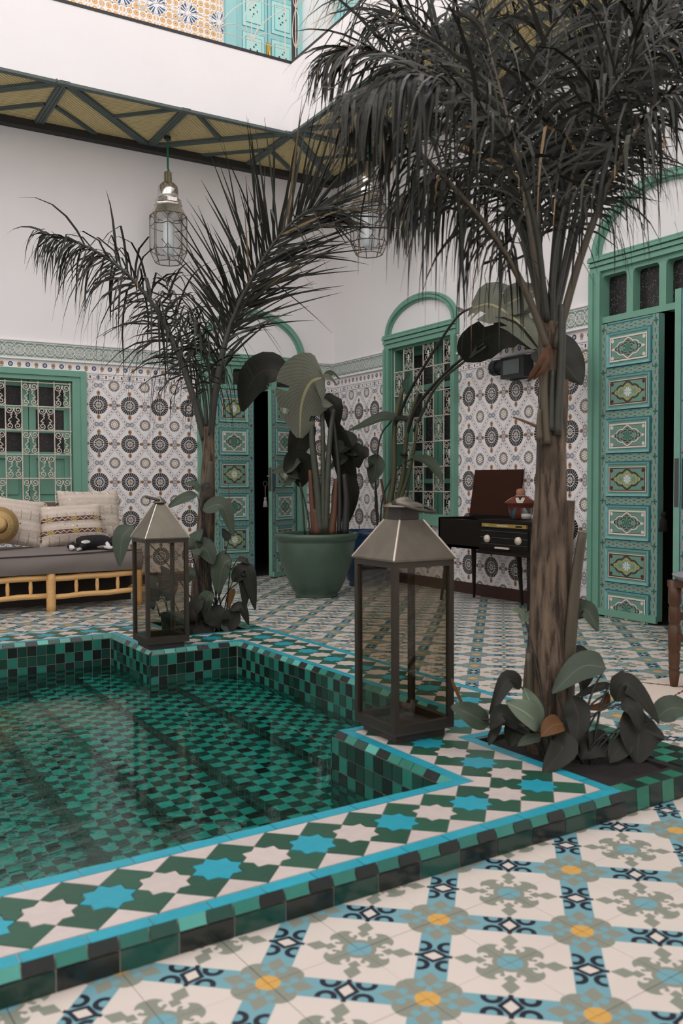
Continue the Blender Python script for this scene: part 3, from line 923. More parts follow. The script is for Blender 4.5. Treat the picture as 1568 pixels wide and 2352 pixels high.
for a, b in ((-1.01, -.72), (-.71, -.42)):
    lf = MB().box(a, -.02, 3.97, b, .0, 6.15).build('leaf', M_turq, d3); cx = (a + b) / 2
    for k in range(5):
        zc = 4.20 + .36 * k; p = MB()
        for hx, hz, dd, m in ((.115, .155, .024, 1), (.110, .150, .025, 0), (.082, .115, .030, 1), (.078, .111, .031, 0)):
            p.box(cx - hx, -dd, zc - hz, cx + hx, -.018, zc + hz, m)
        for dx, dz in ((0, .03), (0, -.03), (.035, 0), (-.035, 0), (.02, .055), (-.02, -.055)):
            p.box(cx + dx - .007, -.033, zc + dz - .007, cx + dx + .007, -.03, zc + dz + .007, 2)
        p.build('panel', [mat('pale_turquoise', (.42, .70, .67), .5) if k == 0 else bpy.data.materials['pale_turquoise'], M_turqd, M_base], lf)
mb = MB(); mb.box(-.735, -.045, 4.72, -.695, -.02, 5.02); mb.tube([(-.715, -.05, 4.78), (-.715, -.07, 4.86), (-.715, -.05, 4.94)], .010); mb.build('lock_plate', M_brass, d3)
mb = MB(); mb.box(-.10, -.98, 3.97, -.0, -.86, 6.2); mb.box(-.06, -.86, 3.97, 0, -.1, 6.2); mb.build('wall_upper_jamb', M_turq, kind='structure', label='turquoise jamb on the upper gallery corner')
# railing
rl = empty('gallery_railing', (-2.5, GY + .02, PT), label='cream wrought iron railing with star motifs and black posts', cat='railing')
mb = MB(); mb.box(-8.95, GY - .004, PT, GX + .02, GY + .034, PT + .024); mb.box(GX - .0, -13.0, PT, GX + .034, GY, PT + .024); mb.build('bottom_rail', M_iron_black, rl)
for x, y in ((GX + .045, GY + .02), (-2.885, GY + .02), (-4.8, GY + .02)):
    MB().box(x - .019, y - .019, PT, x + .019, y + .019, PT + .95).build('post', M_iron_black, rl)
y = GY + .015
def star_panel(xa, z0, dx, dz, nx, fx):
    m = MB(); r = .0042
    for k in range(nx + 1):
        m.tube([fx(xa + k * dx, z0 - .09), fx(xa + k * dx, z0 + 2 * dz)], r, 5)
    for j in range(3): m.tube([fx(xa, z0 + j * dz), fx(xa + nx * dx, z0 + j * dz)], r * .8, 5)
    for k in range(nx):
        for j in range(2):
            A, B, C_, D = (xa + k * dx, z0 + j * dz), (xa + (k + 1) * dx, z0 + j * dz), (xa + k * dx, z0 + (j + 1) * dz), (xa + (k + 1) * dx, z0 + (j + 1) * dz)
            for p, q, s in ((A, C_, .22), (A, C_, -.22), (A, D, .10)):
                mx_, mz = (p[0] + q[0]) / 2, (p[1] + q[1]) / 2; nx_, nz_ = -(q[1] - p[1]), (q[0] - p[0])
                m.tube(bez(fx(*p), fx(mx_ + nx_ * s * 1.6, mz + nz_ * s * 1.6), fx(*q), 8), r * .8, 4)
            m.tube(bez(fx(*A), fx((A[0] + B[0]) / 2, A[1] + dz * .55), fx(*B), 8), r * .9, 4)
    return m
star_panel(-2.85, PT + .115, .309, .33, 6, lambda s, z: V((s, y, z))).build('star_panel', M_iron_white, rl)
star_panel(-4.78, PT + .115, .309, .33, 6, lambda s, z: V((s, y, z))).build('star_panel', M_iron_white, rl)
star_panel(-.98, PT + .115, -.309, .33, 6, lambda s, z: V((GX + .02, s, z))).build('star_panel', M_iron_white, rl)
MB().lathe([(.004, .10), (.012, .09), (.02, .05), (.024, 0), (.0, -.004)], (-.715, -.07, 4.60), 10).build('door_tassel', mat('turquoise_thread', (.02, .32, .36), .8), label='turquoise tassel hanging from the upper gallery door', cat='tassel')

# ------------------------------------------------------------------ pool: coping of star mosaic
def tile_mat(name, col, isl=.25, rough=.18):
    return mat(name, col, rough, island=isl, noise=.10, nscale=40, world_co=True, bump=.06, bscale=70)
M_cyan = tile_mat('cyan_tile', (.018, .305, .40), .08, .3)
M_leafg = tile_mat('forest_green_tile', (.020, .085, .052), .22, .3)
M_whitet = tile_mat('off_white_tile', (.53, .46, .43), .05, .35)
M_teal = tile_mat('teal_tile', (.022, .165, .125), .25)
M_teal_l = tile_mat('light_teal_tile', (.085, .36, .30), .25, .12)
M_deep = tile_mat('deep_green_tile', (.012, .058, .042), .35)
M_blk = tile_mat('black_green_tile', (.010, .016, .014), .3)
coping = empty('pool_coping', uvp(u2, v2, 0), kind='structure', label='raised pool edge of green, white and cyan star mosaic')
bed = MB(); lines = []
def region_inner(u, v):                                         # inside the water?
    a = (ULEFT - 1 < u < u1 - hw and v1 + hw < v < v4 - hw); b = (u1 - hw - .01 < u < u2 - hw and v2 + hw < v < v3 - hw)
    return a or b
segs = [(ULEFT, v1 - hw, u1 + hw, v1 + hw), (u1 - hw, v1 + hw, u1 + hw, v2 + hw), (u1 + hw, v2 - hw, u2 + hw, v2 + hw), (u2 - hw, v2 + hw, u2 + hw, v3 + hw),
        (u1 - hw, v3 - hw, u2 - hw, v3 + hw), (u1 - hw, v3 + hw, u1 + hw, v4 + hw), (ULEFT, v4 - hw, u1 - hw, v4 + hw)]
for a, b, c, d in segs: slab_uv(bed, a, b, c, d, -.9, CZ - .003)
bed.build('coping_bed', M_grout, coping)
aa = PP / 4
hp = PP / 2
cl = [((ULEFT, v1), (u1, v1)), ((u1, v1), (u1, v2)), ((u1, v2), (u2, v2)), ((u2, v2), (u2, v3)), ((u2, v3), (u1, v3)), ((u1, v3), (u1, v4)), ((u1, v4), (ULEFT, v4))]
def in_pattern(u, v):
    for (p, q) in cl:
        a, c = sorted((p[0], q[0])); b, d = sorted((p[1], q[1]))
        if a - hp - 1e-6 < u < c + hp + 1e-6 and b - hp - 1e-6 < v < d + hp + 1e-6: return True
    return False
def on_line(u, v):
    for (p, q) in cl:
        a, c = sorted((p[0], q[0])); b, d = sorted((p[1], q[1]))
        if a - .004 < u < c + .004 and b - .004 < v < d + .004: return True
    return False
def site(i, j): return u1 + i * aa, v1 + j * aa
def is_star(i, j): return i % 2 == 0 and j % 2 == 0 and on_line(*site(i, j))
def cyan(i, j):
    u, v = site(i, j)
    if abs(v - v1) < .004 or abs(v - v4) < .004: return i % 4 == 0
    if abs(u - u1) < .004 and v < v2 + .01: return j % 4 == 0 and j < 9
    if abs(v - v2) < .004: return i % 4 == 0 and i > 0 or i == 0
    if abs(u - u2) < .004: return (j - 10) % 4 == 0
    return (i % 4 == 0) if abs(v - v3) < .004 else ((j - 44) % 4 == 2)
def piece(name, pts2, m, parent=coping, z=CZ, th=.004, gap=.0011, dz=0.0):
    cx = sum(p[0] for p in pts2) / len(pts2); cy = sum(p[1] for p in pts2) / len(pts2)
    out = []
    for p in pts2:
        d = sqrt((p[0] - cx) ** 2 + (p[1] - cy) ** 2) or 1; k = max(.5, (d - gap * 1.4) / d)
        out.append(uvp(cx + (p[0] - cx) * k, cy + (p[1] - cy) * k, z - th + dz))
    ar = sum(out[i].x * out[(i + 1) % len(out)].y - out[(i + 1) % len(out)].x * out[i].y for i in range(len(out)))
    if ar < 0: out.reverse()
    return MB().prism(out, (0, 0, th)).build(name, m, parent, origin=sum(out, V()) / len(out))
dirs = [(1, 0), (0, 1), (-1, 0), (0, -1)]
vis_left = -2.15
for i in range(-38, 14):
    for j in range(-3, 60):
        if (i + j) % 2: continue
        u, v = site(i, j)
        if not in_pattern(u, v): continue
        if u < vis_left: continue
        dz = RNG.uniform(-.0005, .0006)
        if is_star(i, j):
            pts = []
            for k in range(8):
                t = pi / 4 * k; pts.append((u + aa * cos(t) * (1 if k % 2 == 0 else .97), v + aa * sin(t) * (1 if k % 2 == 0 else .97)))
                t += pi / 8; pts.append((u + aa * .745 * cos(t), v + aa * .745 * sin(t)))
            piece('star', pts, M_cyan if cyan(i, j) else M_whitet, dz=dz)
        elif i % 2:                                             # green square with notches for the stars
            quads = [in_pattern(u + sx * aa * .3, v + sy * aa * .3) for sx, sy in ((1, 1), (-1, 1), (-1, -1), (1, -1))]
            if not all(quads): continue
            pts = []
            for k in range(4):
                a, b = dirs[k], dirs[(k + 1) % 4]; pts.append((u + a[0] * aa, v + a[1] * aa))
                ni, nj = i + a[0] + b[0], j + a[1] + b[1]
                if is_star(ni, nj):
                    su, sv = site(ni, nj); t0 = atan2(v - sv, u - su)
                    seq = []
                    for dt, rr in ((pi / 8, .745), (0, .97), (-pi / 8, .745)):
                        seq.append((su + aa * rr * cos(t0 + dt), sv + aa * rr * sin(t0 + dt)))
                    if (seq[0][0] - pts[-1][0]) ** 2 + (seq[0][1] - pts[-1][1]) ** 2 > (seq[2][0] - pts[-1][0]) ** 2 + (seq[2][1] - pts[-1][1]) ** 2: seq.reverse()
                    pts += seq
            piece('green_tile', pts, M_leafg, dz=dz)
        else:
            ok = [in_pattern(u + (a[0] + b[0]) * aa * .3, v + (a[1] + b[1]) * aa * .3) for a, b in zip(dirs, dirs[1:] + dirs[:1])]
            for k in range(4):                                  # runs of kept quadrants make triangles
                if ok[k] and not ok[k - 1]:
                    n = 1
                    while n < 4 and ok[(k + n) % 4]: n += 1
                    pts = [(u, v)] if n != 2 else []
                    pts += [(u + dirs[(k + m) % 4][0] * aa, v + dirs[(k + m) % 4][1] * aa) for m in range(n + 1)]
                    piece('white_tile', pts, M_whitet, dz=dz)
# cyan border strips, bevel tiles, riser tiles along each edge
def edge_tiles(a, b, inside, kind):
    """a->b along the edge at the coping face; inside = unit vector from edge into the coping"""
    A, B = V((*a, 0)), V((*b, 0)); L = (B - A).length; t = (B - A) / L; n = V((*inside, 0))
    k = max(1, round(L / .118)); s = L / k
    for q in range(k):
        p = A + t * (s * q)
        if p.x < vis_left - .2: continue
        c = [p, p + t * s, p + t * s + n * .037, p + n * .037]
        # mitre the ends at the corners
        if q == 0: c[3] = c[3] + t * (.037 * kind[0])
        if q == k - 1: c[2] = c[2] - t * (.037 * kind[1])
        piece('border_strip', [(x.x, x.y) for x in c], M_cyan, dz=RNG.uniform(-.0004, .0004))
E_in = [((ULEFT, v1 + hw), (u1 - hw, v1 + hw), (0, -1)), ((u1 - hw, v1 + hw), (u1 - hw, v2 + hw), (1, 0)), ((u1 - hw, v2 + hw), (u2 - hw, v2 + hw), (0, -1)), ((u2 - hw, v2 + hw), (u2 - hw, v3 - hw), (1, 0)),
        ((u2 - hw, v3 - hw), (u1 - hw, v3 - hw), (0, 1)), ((u1 - hw, v3 - hw), (u1 - hw, v4 - hw), (1, 0)), ((u1 - hw, v4 - hw), (ULEFT, v4 - hw), (0, 1))]
E_out = [((ULEFT, v1 - hw), (u1 + hw, v1 - hw), (0, 1)), ((u1 + hw, v1 - hw), (u1 + hw, v2 - hw), (-1, 0)), ((u1 + hw, v2 - hw), (u2 + hw, v2 - hw), (0, 1)), ((u2 + hw, v2 - hw), (u2 + hw, v3 + hw), (-1, 0)),
         ((u2 + hw, v3 + hw), (u1 + hw, v3 + hw), (0, -1)), ((u1 + hw, v3 + hw), (u1 + hw, v4 + hw), (-1, 0)), ((u1 + hw, v4 + hw), (ULEFT, v4 + hw), (0, -1))]
km_in = [(0, -1), (-1, 1), (1, -1), (-1, -1), (-1, 1), (1, -1), (-1, 0)]
km_out = [(0, 1), (1, -1), (-1, 1), (1, 1), (1, -1), (-1, 1), (1, 0)]
for (a, b, n), kk in list(zip(E_in, km_in)) + list(zip(E_out, km_out)): edge_tiles(a, b, n, kk)
def face_tile(parent, name, p, t, n, w, z0, z1, m, push0=0.0, push1=0.0):
    """tile on an upright or sloping face: p start (uv), t along, n outwards, from z0 up to z1, pushed out by push0/push1"""
    g = .0014
    q = []
    for (s, z, ps) in ((g, z0 + g, push0), (w - g, z0 + g, push0), (w - g, z1 - g, push1), (g, z1 - g, push1)):
        c = p + t * s + n * ps; q.append(uvp(c.x, c.y, z))
    nn = (PU * n.x + PV * n.y) * .004
    if (q[1] - q[0]).cross(q[2] - q[0]).dot(nn) < 0: q.reverse()
    return MB().prism([x - nn for x in q], nn).build(name, m, parent, origin=q[0])
basin = empty('pool_basin', uvp(-.6, 1.7, -.8), kind='structure', label='sunken pool lined with small green glazed tiles')
wall_jobs = []
EXT = [(0, -1), (-1, 1), (1, -1), (-1, -1), (-1, 1), (1, -1), (-1, 0)]
for idx, (a, b, n) in enumerate(E_in):
    A, B = V((*a, 0)), V((*b, 0)); L = (B - A).length; t = (B - A) / L; out = V((-n[0], -n[1], 0))
    k = max(1, round(L / .058)); s = L / k
    faces_cam = True
    for q in range(k):                                          # bevelled edge row
        p = A + t * (s * q)
        if p.x < vis_left: continue
        m = RNG.choice((M_teal_l, M_teal_l, M_teal)) if q % 2 == 0 else RNG.choice((M_deep, M_teal, M_blk))
        face_tile(coping, 'bevel_tile', p + out * .002, t, out, s, CZ - .021, CZ + .001, m, .016, .0)
    A2 = A - t * (.0205 * EXT[idx][0]); B2 = B + t * (.0205 * EXT[idx][1]); L2 = (B2 - A2).length
    k = max(1, round(L2 / .0485)); s = L2 / k
    for q in range(k):
        p = A2 + t * (s * q)
        if p.x < vis_left - .3: continue
        for r in range(14):
            z1 = CZ - .022 - r * .0535; z0 = z1 - .0535
            d = RNG.random()
            m = (M_blk if d < .8 else M_deep) if (q + r) % 2 == 0 else (M_deep if d < .35 else M_teal)
            c = uvp(p.x, p.y, (z0 + z1) / 2); vv = (c - CAM_LOC)
            facing = (PU * out.x + PV * out.y).dot(vv) < 0
            wall_jobs.append(((0 if facing else 10) + (0 if z1 > WZ - .03 else 3) + vv.length * .1, p.copy(), t, out, s, z0, z1, m))
wall_jobs.sort(key=lambda w: w[0])
for _, p, t, out, s, z0, z1, m in wall_jobs[:300]: face_tile(basin, 'wall_tile', p + out * .018, t, out, s, z0, z1, m)
rest = {}
def face_tile_into(mb, p, t, n, w, z0, z1):
    g = .0014; q = []
    for (s, z) in ((g, z0 + g), (w - g, z0 + g), (w - g, z1 - g), (g, z1 - g)):
        c = p + t * s; q.append(uvp(c.x, c.y, z))
    nn = (PU * n.x + PV * n.y) * .004
    if (q[1] - q[0]).cross(q[2] - q[0]).dot(nn) < 0: q.reverse()
    mb.prism([x - nn for x in q], nn)
for _, p, t, out, s, z0, z1, m in wall_jobs[300:]: face_tile_into(rest.setdefault(m.name, MB()), p + out * .018, t, out, s, z0, z1)
for nm, mb in rest.items(): mb.build('wall_tile', bpy.data.materials[nm], basin, kind='stuff')
mb = MB()                                                       # mortar behind the wall tiles
for a, b, n in E_in:
    A, B = V((*a, 0)), V((*b, 0)); o = V((-n[0], -n[1], 0)) * .0150
    mb.quad(uvp(A.x + o.x, A.y + o.y, -.9), uvp(B.x + o.x, B.y + o.y, -.9), uvp(B.x + o.x, B.y + o.y, CZ - .022), uvp(A.x + o.x, A.y + o.y, CZ - .022))
mb.build('mortar', M_grout_dark, basin)
# steps
steps = [(u2 - hw, -.18, -.205), (-.18, -.50, -.325), (-.50, -.77, -.45), (-.77, -1.0, -.58), (-1.0, ULEFT, -.80)]
stm = MB(); tread = []
M_trd = tile_mat('tread_teal_tile', (.023, .33, .26), .12); M_trdd = tile_mat('tread_dark_tile', (.009, .058, .045), .2)
for ua, ub, z in steps:
    vA, vB = (v1 + hw, v4 - hw) if ub < u1 - hw else (v2 + hw, v3 - hw)
    vA, vB = v1 + hw, v4 - hw
    slab_uv(stm, ub, vA, ua, vB, -.95, z - .004)
    s = .0495; nu = int(round((ua - ub) / s)); nv = int(round((vB - vA) / s)); su = (ua - ub) / nu; sv = (vB - vA) / nv
    for i in range(nu):
        for j in range(nv):
            uu, vv = ua - (i + 1) * su, vA + j * sv
            if uu < -2.3: continue
            if not region_inner(uu + su / 2, vv + sv / 2): continue
            tread.append((depth_of(uvp(uu, vv, z)) + (0 if z > -.5 else 2), uu, vv, su, sv, z, M_trd if (i + j) % 2 == 0 else (M_trdd if RNG.random() < .75 else M_blk)))
stm.build('step_mass', M_grout_dark, basin)
tread.sort(key=lambda w: w[0]); rest = {}
def flat_tile(mb, uu, vv, su, sv, z):
    g = .0012; mb.prism([uvp(uu + g, vv + g, z - .004), uvp(uu + su - g, vv + g, z - .004), uvp(uu + su - g, vv + sv - g, z - .004), uvp(uu + g, vv + sv - g, z - .004)], (0, 0, .004)); return mb
for k, (_, uu, vv, su, sv, z, m) in enumerate(tread):
    if k < 300: flat_tile(MB(), uu, vv, su, sv, z).build('step_tile', m, basin, origin=uvp(uu, vv, z))
    else: flat_tile(rest.setdefault(m.name, MB()), uu, vv, su, sv, z)
for nm, mb in rest.items(): mb.build('step_tile', bpy.data.materials[nm], basin, kind='stuff')
rs = {}
for (ua, ub, z), (_, _, zn) in zip(steps, steps[1:]):           # risers of the steps
    vA, vB = (v2 + hw, v3 - hw) if ub > u1 - hw - .3 and ub > -.3 else (v1 + hw, v4 - hw)
    k = round((vB - vA) / .0495); s = (vB - vA) / k
    for j in range(k):
        for r in range(int(round((z - zn) / .05))):
            m = M_blk if (j + r) % 2 else M_deep
            hh = (z - zn) / int(round((z - zn) / .05))
            face_tile_into(rs.setdefault(m.name, MB()), V((ub - .0005, vA + j * s, 0)), V((0, 1, 0)), V((-1, 0, 0)), s, zn + r * hh, zn + (r + 1) * hh)
for nm, mb in rs.items(): mb.build('riser_tile', bpy.data.materials[nm], basin, kind='stuff')
# water
mw = bpy.data.materials.new('water'); mw.use_nodes = True; nt = mw.node_tree; nt.nodes.remove(nt.nodes['Principled BSDF'])
gl = nt.nodes.new('ShaderNodeBsdfGlass'); gl.inputs['IOR'].default_value = 1.33; gl.inputs['Roughness'].default_value = 0.0; gl.inputs[0].default_value = (.86, .97, .95, 1)
gp = nt.nodes.new('ShaderNodeNewGeometry'); mp = nt.nodes.new('ShaderNodeMapping'); mp.inputs['Rotation'].default_value = (0, 0, .6); mp.inputs['Scale'].default_value = (1.0, 1.6, 1)
nt.links.new(gp.outputs['Position'], mp.inputs[0])
n1 = nt.nodes.new('ShaderNodeTexNoise'); n1.inputs['Scale'].default_value = 7.0; n1.inputs['Detail'].default_value = 3.0; n1.inputs['Distortion'].default_value = .6; nt.links.new(mp.outputs[0], n1.inputs['Vector'])
sx_ = nt.nodes.new('ShaderNodeSeparateXYZ'); nt.links.new(gp.outputs['Position'], sx_.inputs[0])
amt = M('SMOOTH_MIN', M('MAXIMUM', (E(nt, sx_.outputs[0]) * -1.0 - 2.95) * .9, .10), 1.0, .2)
bp = nt.nodes.new('ShaderNodeBump'); bp.inputs['Distance'].default_value = .006
nt.links.new((amt * .7).s, bp.inputs['Strength']); nt.links.new(n1.outputs['Fac'], bp.inputs['Height']); nt.links.new(bp.outputs[0], gl.inputs['Normal'])
nt.links.new(gl.outputs[0], nt.nodes['Material Output'].inputs[0])
mb = MB(); i_ = .0155
poly = [(ULEFT - .2, v1 + hw), (u1 - hw, v1 + hw), (u1 - hw, v2 + hw), (u2 - hw, v2 + hw), (u2 - hw, v3 - hw), (u1 - hw, v3 - hw), (u1 - hw, v4 - hw), (ULEFT - .2, v4 - hw)]
n0 = mb.add([uvp(a, b, WZ) for a, b in poly]); mb.face(tuple(range(n0, n0 + len(poly))))
mb.build('water', mw, None, kind='structure', label='clear green pool water')
slab = MB(); slab_uv(slab, ULEFT - .3, v1 - hw, ULEFT, v4 + hw, -.95, CZ); slab.build('pool_far_end', M_grout, basin)

# outer face of the coping and the planters
A, B = V((ULEFT, v1 - hw, 0)), V((u1 + hw, v1 - hw, 0)); L = (B - A).length; t = V((1, 0, 0)); out = V((0, -1, 0))
k = round(L / .0575); s = L / k
for q in range(k):
    p = A + t * (s * q)
    if p.x < vis_left: continue
    m = RNG.choice((M_teal, M_teal, M_teal_l)) if q % 2 == 0 else RNG.choice((M_blk, M_blk, M_deep))
    face_tile(coping, 'bevel_tile', p, t, out, s, CZ - .023, CZ + .001, m, .010, 0.0)
for q in range(k // 2):
    p = A + t * (2 * s * q)
    if p.x < vis_left: continue
    face_tile(coping, 'riser_tile', p + out * .0105, t, out, 2 * s, .0, CZ - .024, M_blk if q % 2 else M_deep)
mb = MB(); mb.prism([uvp(A.x, A.y - .008, -.02), uvp(B.x, B.y - .008, -.02), uvp(B.x, B.y, -.02), uvp(A.x, A.y, -.02)], (0, 0, CZ - .006)); mb.build('mortar', M_grout_dark, coping)
M_green_chk = tile_mat('planter_green_tile', (.030, .185, .12), .3); M_green_chd = tile_mat('planter_black_tile', (.013, .028, .024), .3)
soil = []
for (a, b, c, d), (ha, hb, hc, hd), nm in ((plant_boxes[0], (.012, .085, .305, .598), 'beside the big lantern'), (plant_boxes[1], (.012, 2.95, .40, 3.46), 'behind the small lantern')):
    pl_ = empty('planter_bed', uvp((a + c) / 2, (b + d) / 2, 0), kind='structure', label='green checker tiled planter bed ' + nm)
    m = MB()
    slab_uv(m, a, b, c, hb, -.3, CZ - .006); slab_uv(m, hc, hb, c, d, -.3, CZ - .006); slab_uv(m, a, hd, hc, d, -.3, CZ - .006); slab_uv(m, a, hb, ha, hd, -.3, CZ - .006)
    m.build('planter_wall', M_soil, pl_)
    m = MB(); m.grid(lambda x, y: uvp(ha + (hc - ha) * x, hb + (hd - hb) * y, .040 + .012 * sin(x * 7 + y * 5) * sin(y * 9)), 10, 10); m.build('soil', M_soil, pl_, smooth=True)
    s = .0475
    nu, nv = int((c - a) / s), int((d - b) / s); su, sv = (c - a) / nu, (d - b) / nv
    for i in range(nu):
        for j in range(nv):
            uu, vv = a + i * su, b + j * sv
            if ha - .01 < uu + su / 2 < hc and hb < vv + sv / 2 < hd: continue
            piece('tile', [(uu, vv), (uu + su, vv), (uu + su, vv + sv), (uu, vv + sv)], M_green_chk if (i + j) % 2 == 0 else M_green_chd, pl_, z=CZ - .002)
    for q in range(nu):
        face_tile(pl_, 'tile', V((a + q * su, b, 0)), V((1, 0, 0)), V((0, -1, 0)), su, .002, CZ - .002, M_green_chk if q % 2 else M_green_chd, .004, 0)
    for q in range(nv):
        face_tile(pl_, 'tile', V((c, b + q * sv, 0)), V((0, 1, 0)), V((1, 0, 0)), sv, .002, CZ - .002, M_green_chk if q % 2 else M_green_chd, .004, 0)
# ------------------------------------------------------------------ lanterns
def brushed(nt, x, y, z):
    n = nt.nodes.new('ShaderNodeTexNoise'); n.inputs['Scale'].default_value = 16.0; n.inputs['Detail'].default_value = 6.0
    tc = nt.nodes.new('ShaderNodeTexCoord'); nt.links.new(tc.outputs['Object'], n.inputs['Vector'])
    return Paint(nt, (.135, .122, .098)).over(E(nt, n.outputs['Fac']), (.25, .225, .18))
M_nickel = mat('aged_nickel', fn=brushed, rough=.42, metal=.9)
M_nickel_d = mat('aged_frame', (.070, .058, .047), .5, .7, noise=.18, nscale=20)
M_seamb = mat('bright_seam', (.75, .66, .58), .25, 1.0)
M_lglass = glass_mat('smoked_glass', (.83, .80, .75), .8)
M_lbase = mat('lantern_floor', (.055, .045, .04), .5, .3)
M_clear = glass_mat('clear_glass', (.93, .93, .93), 1.0)
def lantern(name, c, s, body, roof, top_half, neck, cap_r, label, ring_r, tilt, rdir):
    L = empty(name, (c[0], c[1], CZ), label, 'lantern')
    def P(dx, dy, z): return V((c[0] + dx, c[1] + dy, CZ + z))
    f0 = .028
    m = MB(); m.box(*P(-s * .82, -s * .82, 0), *P(s * .82, s * .82, f0)); m.build('foot', M_lbase, L)
    m = MB(); m.box(*P(-s, -s, f0), *P(s, s, f0 + .006), 1)
    w = .021
    for a, b in (((-s, -s), (s, -s + w)), ((-s, s - w), (s, s)), ((-s, -s + w), (-s + w, s - w)), ((s - w, -s + w), (s, s - w))): m.box(*P(a[0], a[1], f0 + .006), *P(b[0], b[1], f0 + .032))
    m.build('base_tray', [M_nickel_d, M_lbase], L)
    for sx in (-1, 1):
        for sy in (-1, 1):
            m = MB(); x0, x1 = sorted((sx * s, sx * (s - .019))); y0, y1 = sorted((sy * s, sy * (s - .019)))
            m.box(*P(x0, y0, f0 + .032), *P(x1, y1, body - .02)); m.build('corner_post', M_nickel_d, L)
    m = MB()
    for a, b in (((-s, -s), (s, -s + .019)), ((-s, s - .019), (s, s)), ((-s, -s + .019), (-s + .019, s - .019)), ((s - .019, -s + .019), (s, s - .019))): m.box(*P(a[0], a[1], body - .02), *P(b[0], b[1], body))
    m.build('top_rail', M_nickel_d, L)
    i = s - .010; t = .0015
    for a, b in (((-i, -i - t), (i, -i + t)), ((-i, i - t), (i, i + t)), ((-i - t, -i), (-i + t, i)), ((i - t, -i), (i + t, i))):
        m = MB(); m.box(*P(a[0], a[1], f0 + .03), *P(b[0], b[1], body - .015)); m.build('pane', M_lglass, L)
    m = MB(); e = s + .005
    q0 = [P(a * e, b * e, body) for a, b in ((-1, -1), (1, -1), (1, 1), (-1, 1))]; q1 = [P(a * e, b * e, body + .006) for a, b in ((-1, -1), (1, -1), (1, 1), (-1, 1))]
    q2_ = [P(a * top_half, b * top_half, roof) for a, b in ((-1, -1), (1, -1), (1, 1), (-1, 1))]
    n = m.add(q0 + q1 + q2_)
    for lv in (0, 4):
        for k in range(4): m.face((n + lv + k, n + lv + (k + 1) % 4, n + lv + 4 + (k + 1) % 4, n + lv + 4 + k))
    m.face((n + 3, n + 2, n + 1, n)); m.face((n + 8, n + 9, n + 10, n + 11))
    rf = m.build('roof', M_nickel, L)
    for a, b in ((-1, -1), (1, -1), (1, 1), (-1, 1)): MB().tube([P(a * e, b * e, body + .004), P(a * top_half, b * top_half, roof)], .0030, 6).build('roof_seam', M_seamb, rf)
    h = top_half * .78
    m = MB(); m.box(*P(-h, -h, roof), *P(h, h, roof + neck)); m.build('chimney', M_lbase, L)
    m = MB(); z = roof + neck
    m.lathe([(cap_r, z), (cap_r * 1.02, z + .004), (cap_r * .7, z + .013), (cap_r * .45, z + .018), (cap_r * .40, z + .026), (cap_r * .2, z + .032), (0.001, z + .034)], P(0, 0, 0), 28); m.build('cap', M_nickel, L, smooth=True)
    for k in (-1, 1):
        m = MB(); m.lathe([(.007, -.006), (.009, 0), (.007, .006)], P(k * cap_r * .8 * rdir[0], k * cap_r * .8 * rdir[1], z + .014), 10, axis=(rdir[0], rdir[1], 0)); m.build('handle_pivot', M_nickel_d, L)
    m = MB(); pv = P(0, 0, z + .014); ax = V((rdir[0], rdir[1], 0)); sd = V((-rdir[1], rdir[0], 0))
    pts = []
    for k in range(25):
        t_ = pi * k / 24; x = cos(t_) * cap_r * .8; y = sin(t_) * ring_r
        pts.append(pv + ax * x + (sd * cos(tilt) + V((0, 0, sin(tilt)))) * y)
    m.tube(pts, .0058, 8); m.build('handle', M_nickel_d, L, smooth=True)
    return L
lb = lantern('lantern', (-2.842, -5.287), .117, .575, .702, .046, .040, .070, 'large nickel lantern with smoked glass standing on the star mosaic corner', .118, radians(-14), (-.926, -.377))
ls = lantern('lantern', (-2.990, -3.352), .110, .548, .716, .026, .008, .034, 'smaller nickel lantern with pyramid roof at the far pool corner', .070, radians(14), (.5, .86))
for (cx, cy), lab in (((-2.80, -5.25), 'small clear glass candle cup inside the large lantern'),):
    m = MB(); z = CZ + .035; m.lathe([(.020, z), (.024, z + .004), (.028, z + .055), (.026, z + .055), (.022, z + .008), (0.001, z + .006)], (cx, cy, 0), 18); m.build('candle_cup', M_clear, None, smooth=True, origin=(cx, cy, z), label=lab, cat='candle cup')

# ------------------------------------------------------------------ daybed
YF, YBk = -1.344, -.44
db = empty('daybed', (-3.4, -.9, 0), 'long low daybed of peeled pale wood poles under the green window', 'daybed')
def pole(p, q, r, par=db, name='rail', bulge=.04):
    m = MB(); p, q = V(p), V(q); n = 7; rs = [r * (1 + bulge * sin(i * 2.3 + p.x * 9)) for i in range(n)]
    pts = [p + (q - p) * (i / (n - 1)) + V((0, 0, .003 * sin(i * 1.9 + p.x * 5))) for i in range(n)]
    m.tube(pts, rs, 12); return m.build(name, M_wood_y, par, smooth=True)
legs = [-4.35, -3.72, -3.074, -2.455]
for x in legs:
    for yy in (YF, YBk): pole((x, yy, 0), (x, yy, .262), .033, name='leg')
for a, b in zip(legs, legs[1:]):
    for yy in (YF, YBk):
        pole((a + .02, yy, .228), (b - .02, yy, .238), .022); pole((a + .02, yy, .100), (b - .02, yy, .112), .019)
for x in (-3.52, -3.362, -3.211, -2.900, -2.752, -2.604):
    m = MB(); m.tube([(x, YF, .105), (x, YF, .14), (x, YF, .17), (x, YF, .20), (x, YF, .232)], [.0105, .0125, .0145, .0125, .010], 8); m.build('spindle', M_wood_y, db, smooth=True)
for x in (legs[0], legs[-1]): pole((x, YF, .235), (x, YBk, .235), .022); pole((x, YF, .105), (x, YBk, .105), .019)
for k in range(7):
    yy = YF + .08 + k * .125; MB().box(-4.36, yy, .225, -2.44, yy + .07, .243).build('slat', M_wood_y, db)
